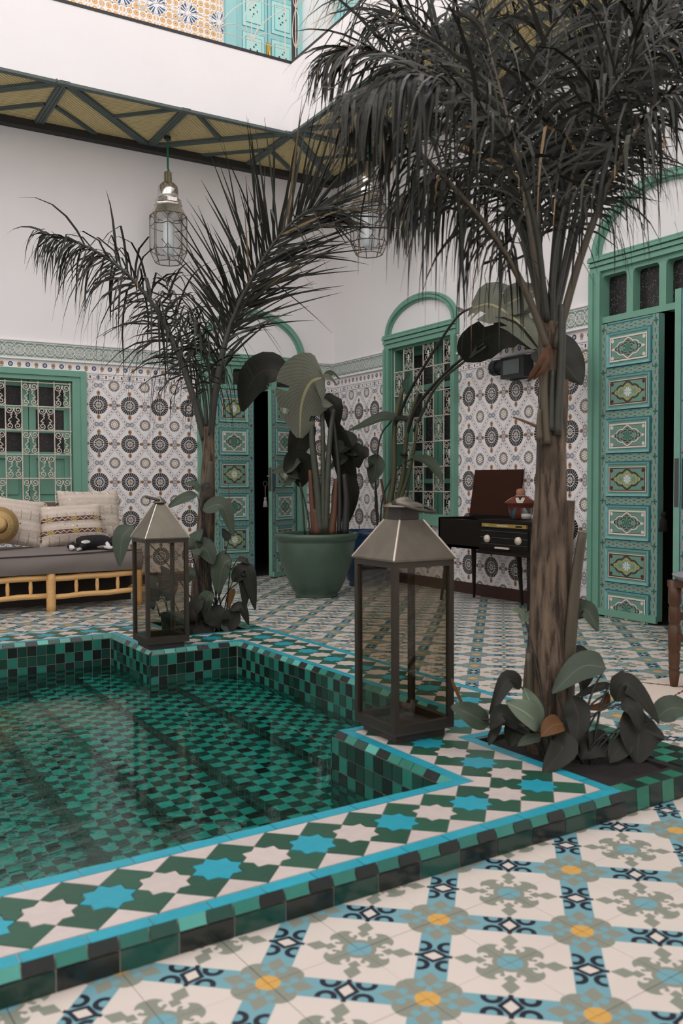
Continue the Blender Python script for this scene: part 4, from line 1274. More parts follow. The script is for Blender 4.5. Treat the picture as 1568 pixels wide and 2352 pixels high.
MB().box(-4.3, -1.16, .02, -2.45, -1.14, .225).build('back_board', mat('shade_dark_board', (.020, .014, .011), .8, noise=.3, nscale=8), db)  # near-black board, added so the space under the daybed stays in dark shade
M_matt = mat('taupe_canvas', (.190, .163, .150), .9, noise=.06, nscale=6, bump=.25, bscale=14)
M_seam = mat('dark_piping', (.04, .033, .03), .9)
x0, x1, y0, y1, z0, z1 = -4.36, -2.435, -1.375, -.40, .264, .394
m = MB()
def mtop(u, v):
    x = x0 + (x1 - x0) * u; y = y0 + (y1 - y0) * v
    return V((x, y, z1 + .006 * sin(x * 6) * sin(y * 5) + .018 * sin(pi * v) - (.01 if v == 0 else 0) * sin(x * 3.1)))
m.grid(mtop, 30, 12)
def mfront(u, v):
    x = x0 + (x1 - x0) * u; t = mtop(u, 0); return V((x, y0 - .018 * sin(pi * v) + .007 * sin(x * 11 + v * 2) * v * (1 - v) * 3, t.z + (z0 - t.z) * v))
m.grid(lambda u, v: mfront(u, v), 40, 8)
m.grid(lambda u, v: V((x1 + .014 * sin(pi * v), y0 + (y1 - y0) * u, mtop(1, u).z + (z0 - mtop(1, u).z) * v)), 12, 6)
m.grid(lambda u, v: V((x0, y0 + (y1 - y0) * u, mtop(0, u).z + (z0 - mtop(0, u).z) * v)), 12, 6)
m.grid(lambda u, v: V((x0 + (x1 - x0) * u, y1, mtop(u, 1).z + (z0 - mtop(u, 1).z) * v)), 30, 4)
m.quad((x0, y0, z0), (x1, y0, z0), (x1, y1, z0), (x0, y1, z0))
mt_ = m.build('mattress', M_matt, None, smooth=True, origin=(-3.4, -.9, z0), label='taupe canvas mattress lying on the daybed', cat='mattress')
m = MB(); m.tube([mtop(k / 40, 0) + V((0, -.002, .001)) for k in range(41)], .005, 6); m.build('piping', M_seam, mt_)
# cushions
def pat_cush(dots, zig, ribs):
    def fn(nt, x, y, z):
        P = Paint(nt, (.66, .57, .49))
        P.over((esin(z * ribs) * .5 + .5) * .35, (.45, .37, .31))
        vor = nt.nodes.new('ShaderNodeTexVoronoi'); vor.inputs['Scale'].default_value = 25.0; vor.inputs['Randomness'].default_value = .8
        mp_ = nt.nodes.new('ShaderNodeMapping'); mp_.inputs['Scale'].default_value = (1, .02, 1)
        tc = nt.nodes.new('ShaderNodeTexCoord'); nt.links.new(tc.outputs['Object'], mp_.inputs[0]); nt.links.new(mp_.outputs[0], vor.inputs['Vector'])
        d = E(nt, vor.outputs['Distance']); sc = nt.nodes.new('ShaderNodeSeparateXYZ'); nt.links.new(vor.outputs['Color'], sc.inputs[0])
        P.over((d < .13), (.06, .045, .04)); P.over((d < .16) & (E(nt, sc.outputs[0]) > .55), (.95, .95, .97)); P.over((esin(x * 90.0) > .93) & (esin(z * 37.0) > .2), (.42, .34, .28))
        if zig:
            for zc in (.035, -.062):
                zz = abs(z - zc + (fold(x * 22) - .25) * .035)
                P.over(abs(z - zc) < .016, (.13, .06, .045)); P.over((zz < .0035) & (abs(z - zc) < .016), (.62, .52, .42)); P.over((abs(z - zc) < .016) & (zz > .008) & (fold(x * 5.5) < .13), (.5, .32, .05))
        return P
    return fn
def cushion(name, px, py, y, w, h, t, lean, yaw, roll, mt, label, pleats=0, fringe=True):
    c = ony(px, py, y); c.z = max(c.z, .413 + h / 2 * cos(radians(lean)) + abs(sin(radians(roll))) * w * .3); m = MB()
    for sgn in (-1, 1):
        def fn(u, v, sgn=sgn):
            a, b = u * 2 - 1, v * 2 - 1
            th = t * ((max(0, 1 - abs(a) ** 3.2)) * (max(0, 1 - abs(b) ** 3.2))) ** .55
            pl = .007 * abs(sin(b * pleats)) * (1 if pleats else 0) * (1 - abs(a) ** 6)
            return V((w / 2 * a * (1 - .05 * (1 - b * b)), sgn * (th / 2 + (pl if th > .01 else 0)), h / 2 * b * (1 - .05 * (1 - a * a))))
        n0 = len(m.v); m.grid(fn, 22, 22)
        if sgn > 0:
            m.f[-22 * 22:] = [tuple(reversed(f)) for f in m.f[-22 * 22:]]
    o = make_obj(name, m.mesh(name, mt, smooth=True)); o.location = c
    o.rotation_euler = (radians(lean), radians(roll), radians(yaw)); tag(o, label, 'cushion', 'cushions on the daybed')
    if fringe:
        fr = MB(); rr = random.Random(px)
        for k in range(60):
            zz = h / 2 * (rr.random() * 2 - 1) * .95; sg = rr.choice((-1, 1)); xx = sg * w / 2 * .97
            fr.tube([(xx, 0, zz), (xx + sg * .018, -.012, zz - .006), (xx + sg * .026, -.014, zz - .022)], [.0035, .003, .001], 4)
        ff = make_obj('fringe', fr.mesh('fringe', mt), o); ff['kind'] = 'stuff'
    return o
MC1 = mat('cream_sequin_wool', fn=pat_cush(1, False, 150), rough=.95, noise=.08, nscale=30, bump=.6, bscale=60)
MC2 = mat('cream_zigzag_wool', fn=pat_cush(1, True, 120), rough=.95, noise=.08, nscale=30, bump=.6, bscale=60)
MC3 = mat('brown_wool', (.11, .075, .055), .95, noise=.4, nscale=24, bump=.6, bscale=60)
cushion('cushion', 207, 1196, -.60, .50, .43, .15, -12, 4, 0, MC1, 'tall cream sequined cushion leaning at the back beside the window frame', 7)
cushion('cushion', 165, 1214, -.80, .49, .32, .15, -16, 3, -2, MC2, 'cream cushion with two zigzag bands in front of the tall one', 4)
cushion('cushion', 36, 1212, -.80, .40, .36, .14, -14, 3, 9, MC1, 'tilted cream tufted cushion behind the straw hat', 5)
cushion('cushion', 112, 1213, -.56, .30, .34, .12, -12, 0, 3, MC3, 'brown woollen cushion showing between the cream cushions', 0, False)
# straw hat
def pat_hat(nt, x, y, z):
    r = hyp(x, z)
    P = Paint(nt, (.60, .40, .17)); P.over((esin(r * 900) * .5 + .5) * .35, (.40, .25, .09))
    P.over((r > .105) & (frac(ang(x, z) * 22) < .55), (.28, .17, .06)); return P
M_straw = mat('straw', fn=pat_hat, rough=.8, bump=.4, bscale=90)
M_band = mat('hat_band', (.16, .055, .02), .7)
hc = ony(-4, 1207, -.93); hat = empty('straw_hat', hc, 'wide straw hat propped against a cream cushion at the picture edge', 'hat')
m = MB(); prof = [(.139, .012), (.132, .004), (.10, 0), (.062, .002), (.056, .02), (.052, .055), (.045, .072), (.03, .080), (0.0005, .078)]
m.lathe(prof, (0, 0, 0), 40, axis=(0, -1, 0)); o = make_obj('brim_and_crown', m.mesh('brim_and_crown', M_straw, smooth=True), hat)
m = MB(); m.lathe([(.0640, .002), (.0650, .004), (.0610, .026), (.0575, .027)], (0, 0, 0), 40, axis=(0, -1, 0)); make_obj('hat_band', m.mesh('hat_band', M_band, smooth=True), hat)
hat.rotation_euler = (radians(-16), 0, radians(-6))

# ------------------------------------------------------------------ cat asleep on the mattress
def pat_cat(nt, x, y, z):
    P = Paint(nt, (.012, .011, .012)); W = (.74, .70, .67)
    for cx, cz, rx, rz in ((-.182, .022, .022, .020), (-.140, .012, .020, .012), (-.085, .062, .034, .012), (.070, .030, .015, .028), (.040, .020, .04, .010), (.088, .014, .018, .012)):
        P.over(((x - cx) * (x - cx) / (rx * rx) + (z - cz) * (z - cz) / (rz * rz)) < 1.0, W)
    return P
M_cat = mat('cat_fur', fn=pat_cat, rough=.9, bump=.4, bscale=200)
catc = ony(222, 1266, -1.20)
m = MB()
m.tube([(-.13, .03, .045), (-.10, .03, .052), (-.03, .03, .056), (.04, .03, .056), (.09, .02, .05)], [.042, .05, .052, .052, .044], 14)        # trunk on its side
m.tube([(-.115, .01, .05), (-.095, -.005, .045), (-.11, -.03, .028), (-.145, -.05, .014), (-.155, -.06, .012)], [.045, .042, .022, .014, .013], 10)   # hind leg
m.tube([(-.14, .03, .035), (-.165, .01, .02), (-.185, -.01, .016), (-.19, -.03, .013)], [.022, .016, .013, .012], 8)
m.tube([(-.15, .04, .05), (-.18, .035, .04), (-.20, .015, .028), (-.198, -.02, .022), (-.17, -.045, .02)], [.016, .014, .013, .013, .010], 8)       # tail
m.tube([(.07, .0, .035), (.055, -.035, .022), (.075, -.06, .014), (.095, -.065, .013)], [.024, .016, .013, .012], 8)                 # forelegs
m.tube([(.08, .0, .045), (.075, -.03, .03), (.10, -.05, .018), (.12, -.055, .014)], [.022, .016, .013, .012], 8)
m.tube([(.08, .02, .05), (.105, .01, .052), (.125, .0, .048)], [.036, .032, .03], 12)                                               # neck
m.lathe([(.0005, -.042), (.018, -.038), (.033, -.02), (.038, 0), (.034, .02), (.02, .034), (.0005, .04)], (.135, -.01, .045), 14, axis=(.4, -.75, -.3))   # head
m.lathe([(.0005, -.016), (.014, -.01), (.016, 0), (.012, .012), (.0005, .018)], (.137, -.048, .030), 10, axis=(.2, -1, -.2))               # muzzle
for ex, ey in ((.118, .0), (.152, .008)): m.lathe([(.014, 0), (.010, .014), (.0005, .032)], (ex, ey, .072), 8, axis=(.05 if ex > .13 else -.15, .1, 1))
cat = make_obj('cat', m.mesh('cat', M_cat, smooth=True)); cat.location = (catc.x, catc.y, z1 + .012)
rm = cat.modifiers.new('fuse', 'REMESH'); rm.mode = 'VOXEL'; rm.voxel_size = .0048; rm.use_smooth_shade = True
sm = cat.modifiers.new('soften', 'SMOOTH'); sm.factor = .5; sm.iterations = 4
tag(cat, 'black and white cat asleep on its side on the mattress', 'cat')

# ------------------------------------------------------------------ pots
def ridged(nt, x, y, z):
    n = nt.nodes.new('ShaderNodeTexNoise'); n.inputs['Scale'].default_value = 7.0; n.inputs['Detail'].default_value = 5.0
    tc = nt.nodes.new('ShaderNodeTexCoord'); nt.links.new(tc.outputs['Object'], n.inputs['Vector'])
    return Paint(nt, (.040, .075, .052)).over(E(nt, n.outputs['Fac']) * .8, (.085, .135, .098))
M_pot = mat('green_glaze', fn=ridged, rough=.33, bump=.06, bscale=30)
M_bluepot = mat('blue_glaze', (.006, .035, .085), .3, noise=.2, nscale=8)
def pot(name, c, R, Hh, rb, mt, label):
    r = empty(name, (c[0], c[1], 0), label, 'pot')
    m = MB(); prof = [(rb * .98, 0), (rb, .012), (rb * .97, .03), (rb * 1.10, .05), (R * .74, Hh * .30), (R * .90, Hh * .58), (R * .965, Hh * .86), (R * .95, Hh * .885), (R * 1.0, Hh * .90), (R * 1.03, Hh * .95), (R * 1.02, Hh * .985), (R * .99, Hh), (R * .93, Hh), (R * .91, Hh * .96), (R * .90, Hh * .9)]
    m.lathe(prof, (c[0], c[1], 0), 48); m.build('body', mt, r, smooth=True)
    m = MB(); m.lathe([(R * .955, Hh * .872), (R * .972, Hh * .880), (R * .975, Hh * .888), (R * .955, Hh * .896)], (c[0], c[1], 0), 48); m.build('collar', mt, r, smooth=True)
    m = MB(); m.lathe([(R * .92, Hh * .90), (R * .5, Hh * .925), (.001, Hh * .93)], (c[0], c[1], 0), 24); m.build('soil', M_soil, r)
    return r
PC1, PC2 = (-1.10, -1.60), (-.36, -1.16)
pot('plant_pot', PC1, .318, .498, .17, M_pot, 'big green glazed pot with rolled rim beside the ajar door')
pot('plant_pot', PC2, .25, .475, .15, M_bluepot, 'dark blue glazed pot half hidden behind the green one')
def nursery(px, py, z, r, h, lab):
    c = onz(px, py, z); m = MB(); m.lathe([(r * .78, 0), (r, h * .9), (r * 1.06, h * .9), (r * 1.06, h), (r * .98, h), (r * .95, h * .85), (.001, h * .84)], c, 20)
    m.build('nursery_pot', mat('black_plastic_' + str(px), (.012, .012, .012), .5), None, origin=c, label=lab, cat='pot'); return c
NP1 = nursery(391, 1458, CZ, .052, .12, 'small black plastic plant pot just behind the smaller lantern')

# ------------------------------------------------------------------ radio console with raised lid
M_rwood = mat('dark_lacquer', (.010, .007, .006), .4, noise=.4, nscale=10, nstretch=(1, 8, 1), spec=.25)
M_lid = mat('mahogany_veneer', (.040, .0125, .007), .6, spec=.15, noise=.35, nscale=5, nstretch=(1, 1, 14))
M_blackc = mat('black_grille_cloth', (.009, .008, .008), .8, spec=.2, bump=.3, bscale=300)
M_gold = mat('gold_scale', (.42, .31, .085), .35, .5)
M_ivory = mat('ivory_plastic', (.62, .54, .42), .4)
XF, ZB, ZT = -.40, .405, .625
rc = empty('radio_console', (-.22, -2.95, 0), 'black lacquered radiogram console with mahogany lid raised against the tiles', 'radio console')
ya, ym, yb = -2.25, -2.74, -3.30
m = MB()
m.box(XF, ym, ZB, -.06, ya, ZB + .02); m.box(XF, ym, ZB, XF + .02, ya, ZT - .01); m.box(-.08, ym, ZB, -.06, ya, ZT + .015); m.box(XF, ya - .02, ZB, -.06, ya, ZT)
m.build('record_bay', M_rwood, rc)
m = MB(); m.box(XF + .03, ym, ZB + .03, -.09, ya - .03, ZT - .06); m.build('record_deck', M_lid, rc)
m = MB(); m.box(XF - .01, yb, ZB - .005, -.06, ym, ZT - .02); m.box(XF - .02, yb - .008, ZT - .02, -.05, ym + .012, ZT); m.box(XF - .03, yb - .006, ZB - .02, -.06, ym + .006, ZB)
m.build('cabinet', M_rwood, rc)
m = MB(); m.box(XF - .019, yb + .05, ZB + .02, XF - .008, ym - .03, ZT - .06); m.build('front_grille', M_blackc, rc)
m = MB()
for z in (.455, .50, .545): m.box(XF - .022, yb + .05, z, XF - .018, ym - .03, z + .004)
m.build('trim_line', M_steel_dark, rc)
m = MB(); m.box(XF - .024, yb + .06, .575, XF - .010, ym - .045, .600); m.build('tuning_scale', M_gold, rc)
m = MB(); m.box(XF - .027, -3.06, .583, XF - .022, -2.95, .590); m.box(XF - .027, -3.20, .582, XF - .022, -3.14, .592, 1); m.box(XF - .027, -2.86, .584, XF - .022, -2.82, .588); m.build('scale_marks', [M_ivory, M_blackc], rc)
for yy in (-2.845, -3.165):
    m = MB(); m.lathe([(.026, 0), (.028, .004), (.025, .018), (.012, .020), (.011, .024), (.0005, .025)], (XF - .018, yy, .492), 24, axis=(-1, 0, 0)); m.build('knob', M_ivory, rc, smooth=True)
for k in range(6):
    y_ = -2.945 - k * .023; MB().box(XF - .034, y_ - .0105, .428, XF - .014, y_ + .0105, .440).build('key', M_ivory, rc)
m = MB(); m.prism([V((-.075, -2.215, ZT)), V((-.075, -2.765, ZT)), V((-.03, -2.775, .982)), V((-.03, -2.232, .982))], (.014, 0, 0)); m.build('lid', M_lid, rc)
for p, q in (((XF + .03, -2.34, ZB), (-.425, -2.315, 0)), ((-.13, -2.34, ZB), (-.118, -2.33, 0)), ((-.13, -2.84, ZB), (-.10, -2.85, 0)), ((XF + .03, -3.22, ZB), (-.40, -3.24, 0)), ((-.13, -3.22, ZB), (-.12, -3.24, 0))):
    m = MB(); m.tube([q, V(p) * .5 + V(q) * .5, p], [.010, .016, .021], 8); m.build('leg', M_rwood, rc)
# basket and jar on the console
def pat_basket(nt, x, y, z):
    P = Paint(nt, (.18, .035, .018)); th = ang(x, y)
    P.over((esin(z * 520) * .5 + .5) * .55, (.03, .012, .01))
    f = fold(th * (4 / (2 * pi)))
    P.over((z > .128) & (z < .16) & (f > .25), (.02, .014, .014))
    P.over((z > .118) & (z < .155) & (abs(f - .5 + (z - .118) * 6.0) < .1), (.55, .50, .40))
    P.over((z < .085) & (abs(f - z * 3.2) < .075), (.03, .14, .16))
    P.over((z > .165), (.36, .16, .085)); P.over((z > .172) & (z < .182), (.12, .13, .12)); return P
bp_ = onx(1195, 1190, -.20); m = MB()
m.lathe([(.055, 0), (.07, .01), (.085, .05), (.092, .10), (.108, .112), (.110, .120), (.085, .140), (.055, .158), (.034, .168), (.030, .185), (.032, .20), (.024, .213), (.0005, .218)], (0, 0, 0), 36)
o = make_obj('lidded_basket', m.mesh('lidded_basket', mat('woven_basket', fn=pat_basket, rough=.85, bump=.5, bscale=90), smooth=True)); o.location = (-.20, bp_.y, ZT)
tag(o, 'red and black woven basket with conical lid on the radio console', 'basket')
jp = onx(1208, 1192, -.30); jr = empty('glass_jar', (-.30, jp.y, ZT), 'clear glass jar half full of white wax in front of the basket', 'jar')
m = MB(); m.lathe([(.032, .001), (.036, .006), (.040, .085), (.038, .085), (.034, .010), (.0005, .008)], (-.30, jp.y, ZT), 24); m.build('glass', M_clear, jr, smooth=True)
m = MB(); m.lathe([(.0005, .010), (.033, .011), (.035, .045), (.0005, .046)], (-.30, jp.y, ZT), 24); m.build('wax', mat('white_wax', (.75, .72, .70), .6), jr, smooth=True)
# wall lamp and socket
wl = empty('wall_floodlight', (0, -2.72, 1.73), 'black wall floodlight with tilted glass face above the radio', 'wall light')
m = MB(); b = lambda ax, ay, az, cx, cy, cz: m.box(ax, ay, az, cx, cy, cz)
b(-.03, -2.86, 1.64, -.0, -2.63, 1.81); b(-.115, -2.875, 1.645, -.03, -2.625, 1.80); m.build('housing', M_iron_black, wl)
m = MB(); m.box(-.120, -2.83, 1.672, -.112, -2.66, 1.775); m.build('glass', mat('grey_lamp_glass', (.08, .10, .10), .15), wl)
m = MB(); m.tube([(-.06, -2.63, 1.745), (-.06, -2.55, 1.745)], .05, 18); m.tube([(-.06, -2.55, 1.745), (-.06, -2.49, 1.745)], .058, 18); m.build('motor', M_iron_black, wl)
m = MB(); m.box(-.04, -3.00, 1.45, 0, -2.94, 1.565); m.build('wall_sensor', M_iron_black, None, origin=(0, -2.97, 1.5), label='small black sensor box on the tiles below the floodlight', cat='sensor')

# ------------------------------------------------------------------ hanging glass lanterns
def punched(nt, x, y, z):
    vor = nt.nodes.new('ShaderNodeTexVoronoi'); vor.inputs['Scale'].default_value = 85.0; tc = nt.nodes.new('ShaderNodeTexCoord'); nt.links.new(tc.outputs['Object'], vor.inputs['Vector'])
    return Paint(nt, (.74, .71, .67)).over(E(nt, vor.outputs['Distance']) < .24, (.05, .042, .036))
M_punch = mat('pierced_silver', fn=punched, rough=.20, metal=.9)
M_wire = mat('tarnished_wire', (.13, .10, .075), .45, .7)
M_frost = glass_mat('lamp_glass', (.90, .91, .915), .9)
M_bulb = mat('frosted_tube', (.80, .86, .88), .4)
M_cord = mat('green_cord', (.008, .13, .08), .7)
def hanging(loc, top_z, label):
    x, y, zb = loc; r = empty('hanging_lantern', loc, label, 'hanging lantern', 'glass lanterns under the gallery')
    n = 8; ph = pi / 8
    def ringp(rad, z): return [V((x + rad * cos(2 * pi * k / n + ph), y + rad * sin(2 * pi * k / n + ph), zb + z)) for k in range(n)]
    R0, R1, R2, R3 = ringp(.112, 0.0), ringp(.155, .095), ringp(.155, .395), ringp(.118, .475)
    for k in range(n):
        l = (k + 1) % n
        m = MB(); m.quad(R1[k], R1[l], R2[l], R2[k]); m.build('pane', M_frost, r)
        m = MB(); m.quad(R0[k], R0[l], R1[l], R1[k]); m.build('lower_pane', M_frost, r)
    m = MB()
    for k in range(n):
        l = (k + 1) % n
        for P_, Q_ in ((R0, R1), (R1, R2)): m.tube([P_[k], Q_[k]], .004, 5)
        for P_ in (R0, R1, R2): m.tube([P_[k], P_[l]], .004, 5)
        mid = (R1[k] + R1[l]) / 2; mt2 = (R2[k] + R2[l]) / 2
        for base, sg in ((R1, 1), (R2, -1)):                      # pierced corner brackets
            for q in (base[k], base[l]):
                o = base[l] if q is base[k] else base[k]; d = (o - q).normalized() * .035; h_ = V((0, 0, sg * .04))
                m.tube(bez(q + d, q + d * .35 + h_ * .35, q + h_, 4), .003, 4)
        m.tube(bez(R2[k] - V((0, 0, .085)), (R2[k] + R2[l]) / 2 - V((0, 0, .105)), R2[l] - V((0, 0, .085)), 5), .0035, 4)
    m.build('wire_frame', M_wire, r)
    m = MB(); m.lathe([(.155, .395), (.118, .468), (.110, .476), (.122, .480), (.122, .488), (.112, .500), (.108, .532), (.094, .542), (.080, .545)], (x, y, zb), 8, sq=True); m.build('shoulder', M_punch, r)
    m = MB(); m.lathe([(.084, .543), (.088, .56), (.089, .60), (.082, .640), (.060, .666), (.034, .680), (.032, .760), (.022, .768), (.001, .770)], (x, y, zb), 24); m.build('dome', M_punch, r, smooth=True)
    m = MB(); m.lathe([(.03, .06), (.045, .07), (.048, .36), (.02, .38), (.001, .385)], (x, y, zb), 16); m.build('light_tube', M_bulb, r, smooth=True)
    m = MB(); m.tube([(x + .012, y, zb + .765), (x, y, zb + .80), (x, y, top_z)], .009, 6); m.build('cord', M_cord, r)
    m = MB(); m.tube([(x, y, top_z - .03), (x, y, top_z)], .03, 10); m.build('ceiling_hook', M_iron_black, r)
    return r
hanging((-1.835, -.36, 2.765), SZ - .02, 'glass and pierced metal lantern hanging clear of the corner before the white wall')
l2p = at(847, 585, 7.45); hanging((l2p.x, l2p.y, l2p.z), SZ - .02, 'glass and pierced metal lantern hanging half behind the tall palm')

# ------------------------------------------------------------------ stool, tray, rug, tassels
M_turned = mat('turned_walnut', (.085, .036, .016), .4, noise=.25, nscale=18)
M_tray = mat('grey_tin_tray', (.36, .37, .40), .4, .6, noise=.15, nscale=20)
st = empty('stool', (-1.20, -5.31, 0), 'turned dark wood stool standing half on the rug at the picture edge', 'stool')
prof = [(.015, 0), (.021, .04), (.024, .062), (.020, .070), (.025, .078), (.020, .086), (.023, .10), (.024, .14), (.021, .15), (.026, .158), (.026, .26), (.020, .268), (.025, .276), (.025, .34), (.021, .348), (.027, .356), (.027, .455)]
for dx in (-.15, .15):
    for dy in (-.146, .146):
        m = MB(); m.lathe(prof, (-1.20 + dx, -5.31 + dy, .0125), 14); m.build('leg', M_turned, st, smooth=True)
for dx in (-.15, .15): MB().beam((-1.20 + dx, -5.456, .225), (-1.20 + dx, -5.164, .225), .024, .03).build('stretcher', M_turned, st)
for dy in (-.146, .146): MB().beam((-1.35, -5.31 + dy, .31), (-1.05, -5.31 + dy, .31), .024, .03).build('stretcher', M_turned, st)
MB().box(-1.37, -5.48, .44, -1.03, -5.14, .468).build('seat', M_turned, st)
m = MB(); m.lathe([(.19, .4685), (.205, .4695), (.215, .490), (.221, .492), (.219, .487), (.207, .473), (.001, .472)], (-1.20, -5.31, 0), 40); m.build('tin_tray', M_tray, None, smooth=True, origin=(-1.2, -5.31, .469), label='round grey tin tray on the dark wood stool', cat='tray')
def pat_rug(nt, x, y, z):
    n = nt.nodes.new('ShaderNodeTexNoise'); n.inputs['Scale'].default_value = 45.0; tc = nt.nodes.new('ShaderNodeTexCoord'); nt.links.new(tc.outputs['Object'], n.inputs['Vector'])
    w = (E(nt, n.outputs['Fac']) - .5) * .03
    a, b = fold((x + y * .55 + w) / .52), fold((x * .35 - y + w) / .46)
    return Paint(nt, (.68, .58, .50)).over((a < .018) | (b < .010), (.12, .045, .025))
m = MB(); rp = []
for cx, cy, a0 in ((-.62, -5.12, 0), (-1.56, -5.12, pi / 2), (-1.56, -6.2, pi), (-.62, -6.2, 1.5 * pi)):
    for k in range(7): t = a0 + pi / 2 * k / 6; rp.append(V((cx + .09 * cos(t) + .010 * sin(t * 9), cy + .09 * sin(t), .001)))
m.prism(rp, (0, 0, .011)); m.build('rug', mat('berber_wool', fn=pat_rug, rough=.95, bump=.6, bscale=160), None, origin=(-1.1, -5.6, 0), label='cream wool rug with brown diagonal lines under the stool', cat='rug')
M_tass = mat('lilac_tassel', (.36, .30, .31), .9)
def tassel(p, s, mt, label):
    m = MB(); p = V(p); m.tube([p + V((0, 0, .10 * s)), p], .0025, 5)
    m.lathe([(.006 * s, .0), (.013 * s, -.006 * s), (.012 * s, -.02 * s), (.008 * s, -.024 * s), (.016 * s, -.04 * s), (.022 * s, -.09 * s), (.001, -.092 * s)], p, 12); return m.build('tassel', mt, None, smooth=True, origin=p, label=label, cat='tassel')
tp = ony(609, 1142, -.25); tassel(tp, 1.0, M_tass, 'pale lilac tassel hanging in the open doorway')
m = MB(); rg = [tp + V((.022 * cos(t), 0, .125 + .022 * sin(t))) for t in [k * pi / 6 for k in range(12)]]; m.tube(rg, .003, 5, closed=True); m.build('key_ring', M_steel_dark, None, origin=tp, label='steel ring holding the lilac tassel at the door lock', cat='ring')
tassel(onx(1523, 1175, -.06), 1.35, mat('black_tassel', (.010, .009, .009), .9), 'long black tassel hanging on the tall right-hand door')
rp_ = ony(524, 1150, -.05); m = MB(); m.tube([rp_ + V((0, 0, .16)), rp_ + V((.004, -.01, .03)), rp_], .0022, 5)
for k in range(4): m.tube([rp_, rp_ + V((.02 * (-1 if k % 2 else 1), -.012, .012 * k - .01)), rp_ + V((.014 * (k - 1.5), -.02, -.05))], [.004, .004, .001], 5)
m.tube([rp_, rp_ + V((.012, -.01, -.12))], .002, 4); m.build('red_ribbon', mat('red_ribbon', (.28, .022, .03), .7), None, origin=rp_, label='red ribbon bow hanging on the closed door leaf', cat='ribbon')
# ------------------------------------------------------------------ plants
def leaf_mat(name, col, rib, veins=26.0, rough=.42, dark=.8):
    m = bpy.data.materials.new(name); m.use_nodes = True; nt = m.node_tree; b = nt.nodes['Principled BSDF']
    uv = nt.nodes.new('ShaderNodeUVMap'); sp = nt.nodes.new('ShaderNodeSeparateXYZ'); nt.links.new(uv.outputs[0], sp.inputs[0])
    s = abs(E(nt, sp.outputs[0]) - .5) * 2.0; t = E(nt, sp.outputs[1])
    v = esin((t * veins - s * veins * .30) * 6.2832) * .5 + .5
    P = Paint(nt, col); P.over(v * (.55 if name == 'leaf_grey' else .22), tuple(c * dark * .7 for c in col))
    n = nt.nodes.new('ShaderNodeTexNoise'); n.inputs['Scale'].default_value = 9.0; g = nt.nodes.new('ShaderNodeNewGeometry'); nt.links.new(g.outputs['Position'], n.inputs['Vector'])
    P.over(M('MULTIPLY', E(nt, n.outputs['Fac']), .55), tuple(c * 1.45 for c in col))
    P.over(s < .045, rib)
    nt.links.new(P.c, b.inputs['Base Color']); b.inputs['Roughness'].default_value = rough; b.inputs['Specular IOR Level'].default_value = .2
    bn = nt.nodes.new('ShaderNodeBump'); bn.inputs['Strength'].default_value = .16; bn.inputs['Distance'].default_value = .003; nt.links.new(v.s, bn.inputs['Height']); nt.links.new(bn.outputs[0], b.inputs['Normal'])
    return m
LM = {'mid': leaf_mat('leaf_mid', (.050, .066, .046), (.10, .115, .07)), 'dark': leaf_mat('leaf_dark', (.018, .019, .014), (.034, .034, .022)),
      'grey': leaf_mat('leaf_grey', (.135, .14, .108), (.34, .31, .17), 22, dark=.55), 'pale': leaf_mat('leaf_pale', (.13, .165, .115), (.30, .33, .24)),
      'brown': leaf_mat('leaf_dry', (.105, .048, .018), (.17, .09, .035))}
M_stem = mat('green_stem', (.045, .055, .035), .5, noise=.3, nscale=20)
M_stemd = mat('dark_stem', (.018, .018, .015), .55)
M_sheath = mat('rust_sheath', (.105, .038, .015), .6, noise=.4, nscale=16, nstretch=(1, 1, .2))
M_olive = mat('olive_stalk', (.085, .085, .042), .45, noise=.35, nscale=12, nstretch=(1, 1, .2))

def leaf(parent, pts, width, tone, nrm=None, fold_=.25, n=12, torn=0, curl=0.0, seed=0, heart=.7):
    """blade along the points; width in metres"""
    rr = random.Random(seed * 77 + int(pts[0][0] * 1000) + int(pts[-1][2] * 1000))
    C = spline(pts, max(3, n // (len(pts) - 1))); K = len(C)
    if nrm is None: nrm = (-CW * .75 + V((0, 0, .65)))
    nrm = V(nrm).normalized(); vs, fs, uvs = [], [], []
    cols = (-1, -.55, 0, .55, 1)
    for i, p in enumerate(C):
        t = i / (K - 1); T = (C[min(i + 1, K - 1)] - C[max(i - 1, 0)]).normalized()
        S = T.cross(nrm)
        if S.length < .05: S = T.orthogonal()
        S.normalize(); N = S.cross(T).normalized()
        w = width * .5 * max(.0, sin(pi * min(1, t ** heart * .97 + .015))) ** .75
        for c in cols:
            a = abs(c); rip = .05 * width * sin(t * 9 + c * 3 + seed) * a
            vs.append(p + S * (c * w * (1 - .12 * fold_)) + N * ((fold_ * a * w) + rip - curl * a * a * w)); uvs.append((.5 + c * .5, t))
    for i in range(K - 1):
        for k in range(4):
            if torn and k in (0, 3) and rr.random() < torn: continue
            a = i * 5 + k; fs.append((a, a + 1, a + 6, a + 5))
    o = world_origin(parent); me = bpy.data.meshes.new('leaf'); me.from_pydata([tuple(v - o) for v in vs], [], fs)
    uvl = me.uv_layers.new(name='UVMap')
    for lp in me.loops: uvl.data[lp.index].uv = uvs[lp.vertex_index]
    me.materials.append(LM[tone]); me.polygons.foreach_set('use_smooth', [True] * len(me.polygons)); me.update()
    return make_obj('leaf', me, parent)
def stem(parent, pts, r0, r1, mt, name='stem', n=8, div=6):
    C = spline(pts, div); K = len(C); m = MB(); m.tube(C, [r0 + (r1 - r0) * i / (K - 1) for i in range(K)], n); return m.build(name, mt, parent, smooth=True)

